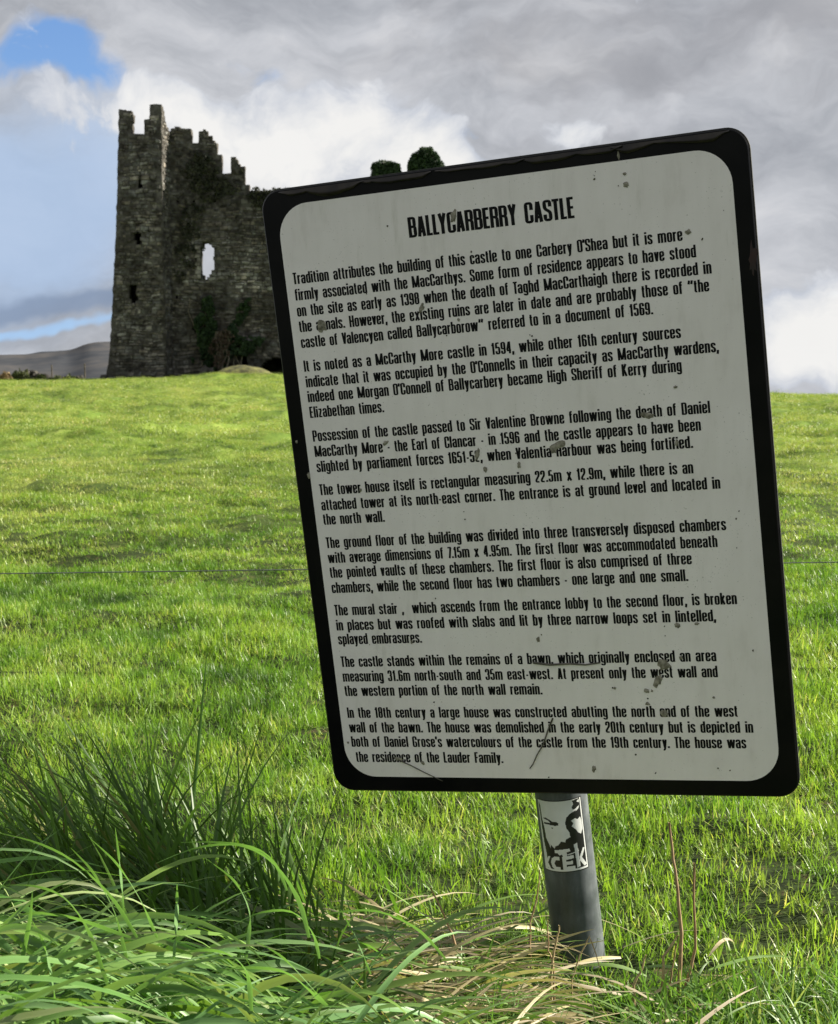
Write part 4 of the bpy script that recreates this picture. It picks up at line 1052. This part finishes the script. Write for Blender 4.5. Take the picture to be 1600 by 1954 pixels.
# long broad blades in the near left corner
def long_grass():
    r = random.Random(5); verts = []; faces = []; cols = []
    def add(px, py, y, lean, length, width, droop, col, segs=10, up=1.0):
        b0 = P(px, py, y); z0 = H(b0.x, y); b0 = Vector((b0.x, y, z0 - .01))
        d0 = Vector((lean[0], lean[1], up)); side = Vector((r.gauss(0, .5), 1 if abs(lean[0]) > .2 else r.gauss(0, 1), r.gauss(0, .25)))
        blade(verts, faces, cols, b0, d0, length, width, droop, side if r.random() < .3 else Vector((-lean[1] + .9, lean[0] * .5 + r.gauss(0, .4), .1)), col, segs, fold=.22, twist=r.uniform(-.9, .9))
    # upright blades leaning to the upper left (board's shade darkened into their colour)
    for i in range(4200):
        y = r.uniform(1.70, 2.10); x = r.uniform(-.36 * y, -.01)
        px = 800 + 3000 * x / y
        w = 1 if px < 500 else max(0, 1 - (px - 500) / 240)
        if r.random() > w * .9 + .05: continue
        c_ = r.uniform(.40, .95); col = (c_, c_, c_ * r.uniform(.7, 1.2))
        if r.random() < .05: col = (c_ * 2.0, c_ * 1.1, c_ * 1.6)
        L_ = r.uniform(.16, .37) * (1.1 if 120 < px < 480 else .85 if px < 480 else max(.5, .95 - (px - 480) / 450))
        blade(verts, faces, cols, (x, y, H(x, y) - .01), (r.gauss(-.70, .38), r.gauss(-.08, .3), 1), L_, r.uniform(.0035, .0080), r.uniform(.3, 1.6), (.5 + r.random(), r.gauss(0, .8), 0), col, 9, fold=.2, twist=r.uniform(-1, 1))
    # arching and flattened blades in front, sunlight brightened into their colour
    for i in range(4700):
        y = r.uniform(1.12, 1.92); x = -.36 * y + r.random() * (.36 * y + .06)
        px = 800 + 3000 * x / y
        if px > 600 and r.random() < .45 + (px - 600) / 260: continue
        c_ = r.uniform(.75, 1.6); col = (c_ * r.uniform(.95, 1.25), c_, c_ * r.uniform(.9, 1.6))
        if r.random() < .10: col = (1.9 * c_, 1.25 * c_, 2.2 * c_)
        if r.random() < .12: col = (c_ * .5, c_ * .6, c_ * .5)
        dirx = r.choice((1, 1, -1, -1, -1)) * r.uniform(.3, 1.4); flat = r.random() < .66
        up = r.uniform(.2, .6) if flat else r.uniform(.8, 1.6)
        L_ = r.uniform(.10, .27)
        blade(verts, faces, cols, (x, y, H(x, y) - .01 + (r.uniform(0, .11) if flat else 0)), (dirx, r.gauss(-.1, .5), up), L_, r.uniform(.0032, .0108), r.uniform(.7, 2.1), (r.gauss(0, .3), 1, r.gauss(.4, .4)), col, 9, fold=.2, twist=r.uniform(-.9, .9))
    # a few broad arching blades that stand out of the mass
    arcs = [([(-10, 1588), (70, 1606), (140, 1640), (215, 1710), (262, 1790)], 1.40, 11), ([(-10, 1690), (60, 1688), (120, 1706), (170, 1770), (205, 1880)], 1.36, 12), ([(135, 1618), (180, 1665), (222, 1745), (246, 1850)], 1.45, 10),
            ([(298, 1648), (360, 1620), (430, 1608), (495, 1616), (530, 1650), (548, 1700)], 1.50, 9), ([(345, 1608), (420, 1606), (480, 1615), (530, 1650), (575, 1720), (590, 1790)], 1.46, 12), ([(172, 1600), (225, 1648), (270, 1720), (300, 1790)], 1.44, 9),
            ([(0, 1900), (80, 1905), (180, 1918), (260, 1950)], 1.25, 14), ([(30, 1915), (40, 1840), (58, 1755), (62, 1700)], 1.3, 9), ([(300, 1835), (370, 1812), (430, 1815), (475, 1850), (480, 1930)], 1.36, 13), ([(380, 1860), (450, 1845), (545, 1850), (590, 1890), (625, 1920)], 1.38, 13),
            ([(485, 1795), (540, 1825), (590, 1880), (620, 1915)], 1.40, 10), ([(430, 1775), (490, 1740), (560, 1735), (600, 1780), (610, 1830)], 1.48, 9), ([(650, 1735), (680, 1790), (708, 1860)], 1.6, 6), ([(60, 1755), (85, 1800), (100, 1870), (110, 1954)], 1.3, 10),
            ([(395, 1640), (450, 1680), (480, 1740), (470, 1830)], 1.5, 9), ([(560, 1760), (640, 1740), (720, 1735), (800, 1770), (850, 1830)], 1.62, 8), ([(220, 1580), (230, 1660), (236, 1740)], 1.5, 7), ([(338, 1688), (338, 1735), (332, 1830)], 1.45, 9), ([(-5, 1760), (60, 1740), (140, 1750), (250, 1790)], 1.35, 11)]
    for pts, yy, wpx in arcs:
        n_ = 14; c_ = r.uniform(1.0, 1.35); col = (c_ * 1.05, c_, c_ * 1.5); k0 = len(verts)
        ts = np.linspace(0, len(pts) - 1, n_ + 1)
        qx = np.interp(ts, range(len(pts)), [p_[0] for p_ in pts]); qy = np.interp(ts, range(len(pts)), [p_[1] for p_ in pts])
        for _ in range(2):
            qx[1:-1] = (qx[:-2] + 2 * qx[1:-1] + qx[2:]) / 4; qy[1:-1] = (qy[:-2] + 2 * qy[1:-1] + qy[2:]) / 4
        C_ = [P(a, b_, yy + .03 * sin(i * .35)) for i, (a, b_) in enumerate(zip(qx, qy))]
        if C_[-1].z > C_[0].z: C_ = C_[::-1]
        for i, p in enumerate(C_):
            t = i / n_; w = wpx / 3000 * yy * .5 * min(1, .12 + 2.2 * t, .5 + 3 * (1 - t))
            tg = (C_[min(n_, i + 1)] - C_[max(0, i - 1)]).normalized(); sd = tg.cross(Vector((.2, 1, .5 + .4 * sin(i * .3)))).normalized(); up = sd.cross(tg)
            verts.extend((p - sd * w, p + up * w * .25, p + sd * w)); cols.extend([(*col, 1), (*[q * .85 for q in col], 1), (*col, 1)])
        for i in range(n_):
            a = k0 + i * 3
            for q in range(2): faces.append((a + q, a + q + 1, a + 3 + q + 1, a + 3 + q))
    return verts, faces, cols
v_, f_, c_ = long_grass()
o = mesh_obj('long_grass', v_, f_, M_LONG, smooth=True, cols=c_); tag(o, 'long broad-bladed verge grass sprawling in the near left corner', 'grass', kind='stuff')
def dry_grass():
    r = random.Random(15); verts = []; faces = []; cols = []
    for i in range(3000):
        y = r.uniform(1.62, 2.08); px = r.gauss(860, 235)
        if px < 480 or px > 1380: continue
        if px > 1120 and r.random() < .45: continue
        x = (px - 800) / 3000 * y
        if y > 1.98 and r.random() < .6: continue
        if 985 < px < 1185 and r.random() < .93: continue
        if 850 < px < 1330 and r.random() < .25: continue
        c_ = r.uniform(.55, 1.15); col = (c_, c_ * r.uniform(.92, 1.02), c_ * r.uniform(.8, 1.1))
        if r.random() < .36: col = (c_ * .34, c_ * .66, c_ * .24)
        blade(verts, faces, cols, (x, y, H(x, y) + r.uniform(0, .035)), (r.choice((1, -1)) * r.uniform(.5, 1.2), r.gauss(0, .5), r.uniform(.05, .55)), r.uniform(.07, .20), r.uniform(.0022, .0062), r.uniform(.2, 1.2), (r.gauss(0, .3), 1, r.gauss(.2, .5)), col, 7, fold=.15, twist=r.uniform(-1, 1))
    return verts, faces, cols
v_, f_, c_ = dry_grass()
o = mesh_obj('dry_grass', v_, f_, M_DRY, smooth=True, cols=c_); tag(o, 'flattened straw-coloured dead grass heaped at the foot of the sign post', 'grass', kind='stuff')

# medium verge blades along the bottom right, in front of the post
def verge():
    r = random.Random(25); verts = []; faces = []; cols = []
    for i in range(1900):
        y = r.uniform(1.66, 1.95); px = r.uniform(760, 1750); x = (px - 800) / 3000 * y
        if 990 < px < 1190 and (y > 1.78 or r.random() < .5): continue
        c_ = r.uniform(.7, 1.25); col = (c_, c_, c_)
        if r.random() < .1: col = (c_ * 2.2, c_ * 1.4, c_ * 2.4)
        blade(verts, faces, cols, (x, y, H(x, y) - .005), (r.gauss(0, .6), r.gauss(0, .5), 1), r.uniform(.04, .10), r.uniform(.0022, .0050), r.uniform(.3, 1.8), (r.gauss(0, 1), r.gauss(0, 1), 0), col, 6, fold=.15, twist=r.uniform(-1, 1))
    return verts, faces, cols
v_, f_, c_ = verge()
o = mesh_obj('verge_grass', v_, f_, M_LONG, smooth=True, cols=c_); tag(o, 'medium-length bright green grass along the bottom right in front of the post', 'grass', kind='stuff')

# standing dry stalks
M_STALK = simple_mat('brown_stalk', (.20, .12, .06), (.38, .27, .15), 40, .7, .3)
def stalk(pts, y0, rad, label, m_=None, dy=0.0):
    path = [P(a, b_, y0 + dy * i) for i, (a, b_) in enumerate(pts)]
    base = path[-1]; g0 = H(base.x, base.y) - .01
    if base.z > g0 + .005: path.append(Vector((base.x, base.y, g0)))
    fine = []
    for i in range(len(path) - 1):
        for k in range(4):
            fine.append(path[i].lerp(path[i + 1], k / 4) + Vector((random.gauss(0, .0004), 0, 0)))
    fine.append(path[-1]); org = fine[-1].copy(); n_ = len(fine)
    v_, f_ = tube([p - org for p in fine], [rad * (.45 + .55 * i / n_) for i in range(n_)], 7)
    o = mesh_obj('dry_stalk', v_, f_, m_ or M_STALK, smooth=True); o.location = org
    tag(o, label, 'stalk', 'dead stalks standing round the sign post')
stalk([(1277, 1570), (1286, 1640), (1296, 1720), (1301, 1780), (1296, 1900)], 1.93, .0031, 'tallest brown dead stalk standing in the grass right of the post')
stalk([(1325, 1647), (1325, 1725), (1328, 1810), (1316, 1860), (1303, 1902)], 1.93, .0027, 'second tallest dead stalk, rightmost one with a kinked foot')
stalk([(1292, 1800), (1284, 1850), (1276, 1890)], 1.95, .0017, 'short dead stalk crossing the foot of the tallest one')
stalk([(1295, 1785), (1280, 1808), (1267, 1826), (1265, 1885)], 1.92, .0024, 'pale bent-over straw stalk left of the tallest dead stalk', M_STRAW)
stalk([(1031, 1660), (1025, 1715), (1012, 1760), (1013, 1850)], 2.0, .0016, 'thin dark dead stalk just left of the sign post')
stalk([(1046, 1757), (1047, 1815), (1056, 1835), (1058, 1875)], 1.93, .0016, 'short upright reddish stalk against the left side of the post foot')
stalk([(1068, 1766), (1064, 1790), (1056, 1822), (1052, 1870)], 1.92, .0022, 'short folded straw stub in front of the post foot', M_STRAW)
stalk([(1145, 1848), (1136, 1815), (1125, 1787), (1108, 1822), (1092, 1868)], 1.90, .0012, 'straw bent into an upside-down V before the post', M_STRAW)
stalk([(822, 1695), (845, 1740), (862, 1782), (876, 1822)], 1.98, .0022, 'dark dead stalk leaning in the straw left of the post')
stalk([(1233, 1823), (1225, 1850), (1210, 1880)], 1.90, .0022, 'short frayed straw stub midway between post and tallest stalk', M_STRAW)
# one tall broad blade that stands clear of the clump
vv, ff, cc = [], [], []
b0 = P(345, 1500, 2.2); b0.z = H(b0.x, 2.2)
blade(vv, ff, cc, (0, 0, 0), (.05, 0, 1), (P(372, 1232, 2.2).z - b0.z) * 1.02, .007, -.02, (1, .4, 0), (.7, .75, .8), 12, fold=.2)
o = mesh_obj('grass_blade', vv, ff, M_LONG, smooth=True, cols=cc); o.location = b0; o.rotation_euler = (0, radians(3), 0); tag(o, 'single tall blade of grass standing clear above the shaded clump on the left', 'grass blade')
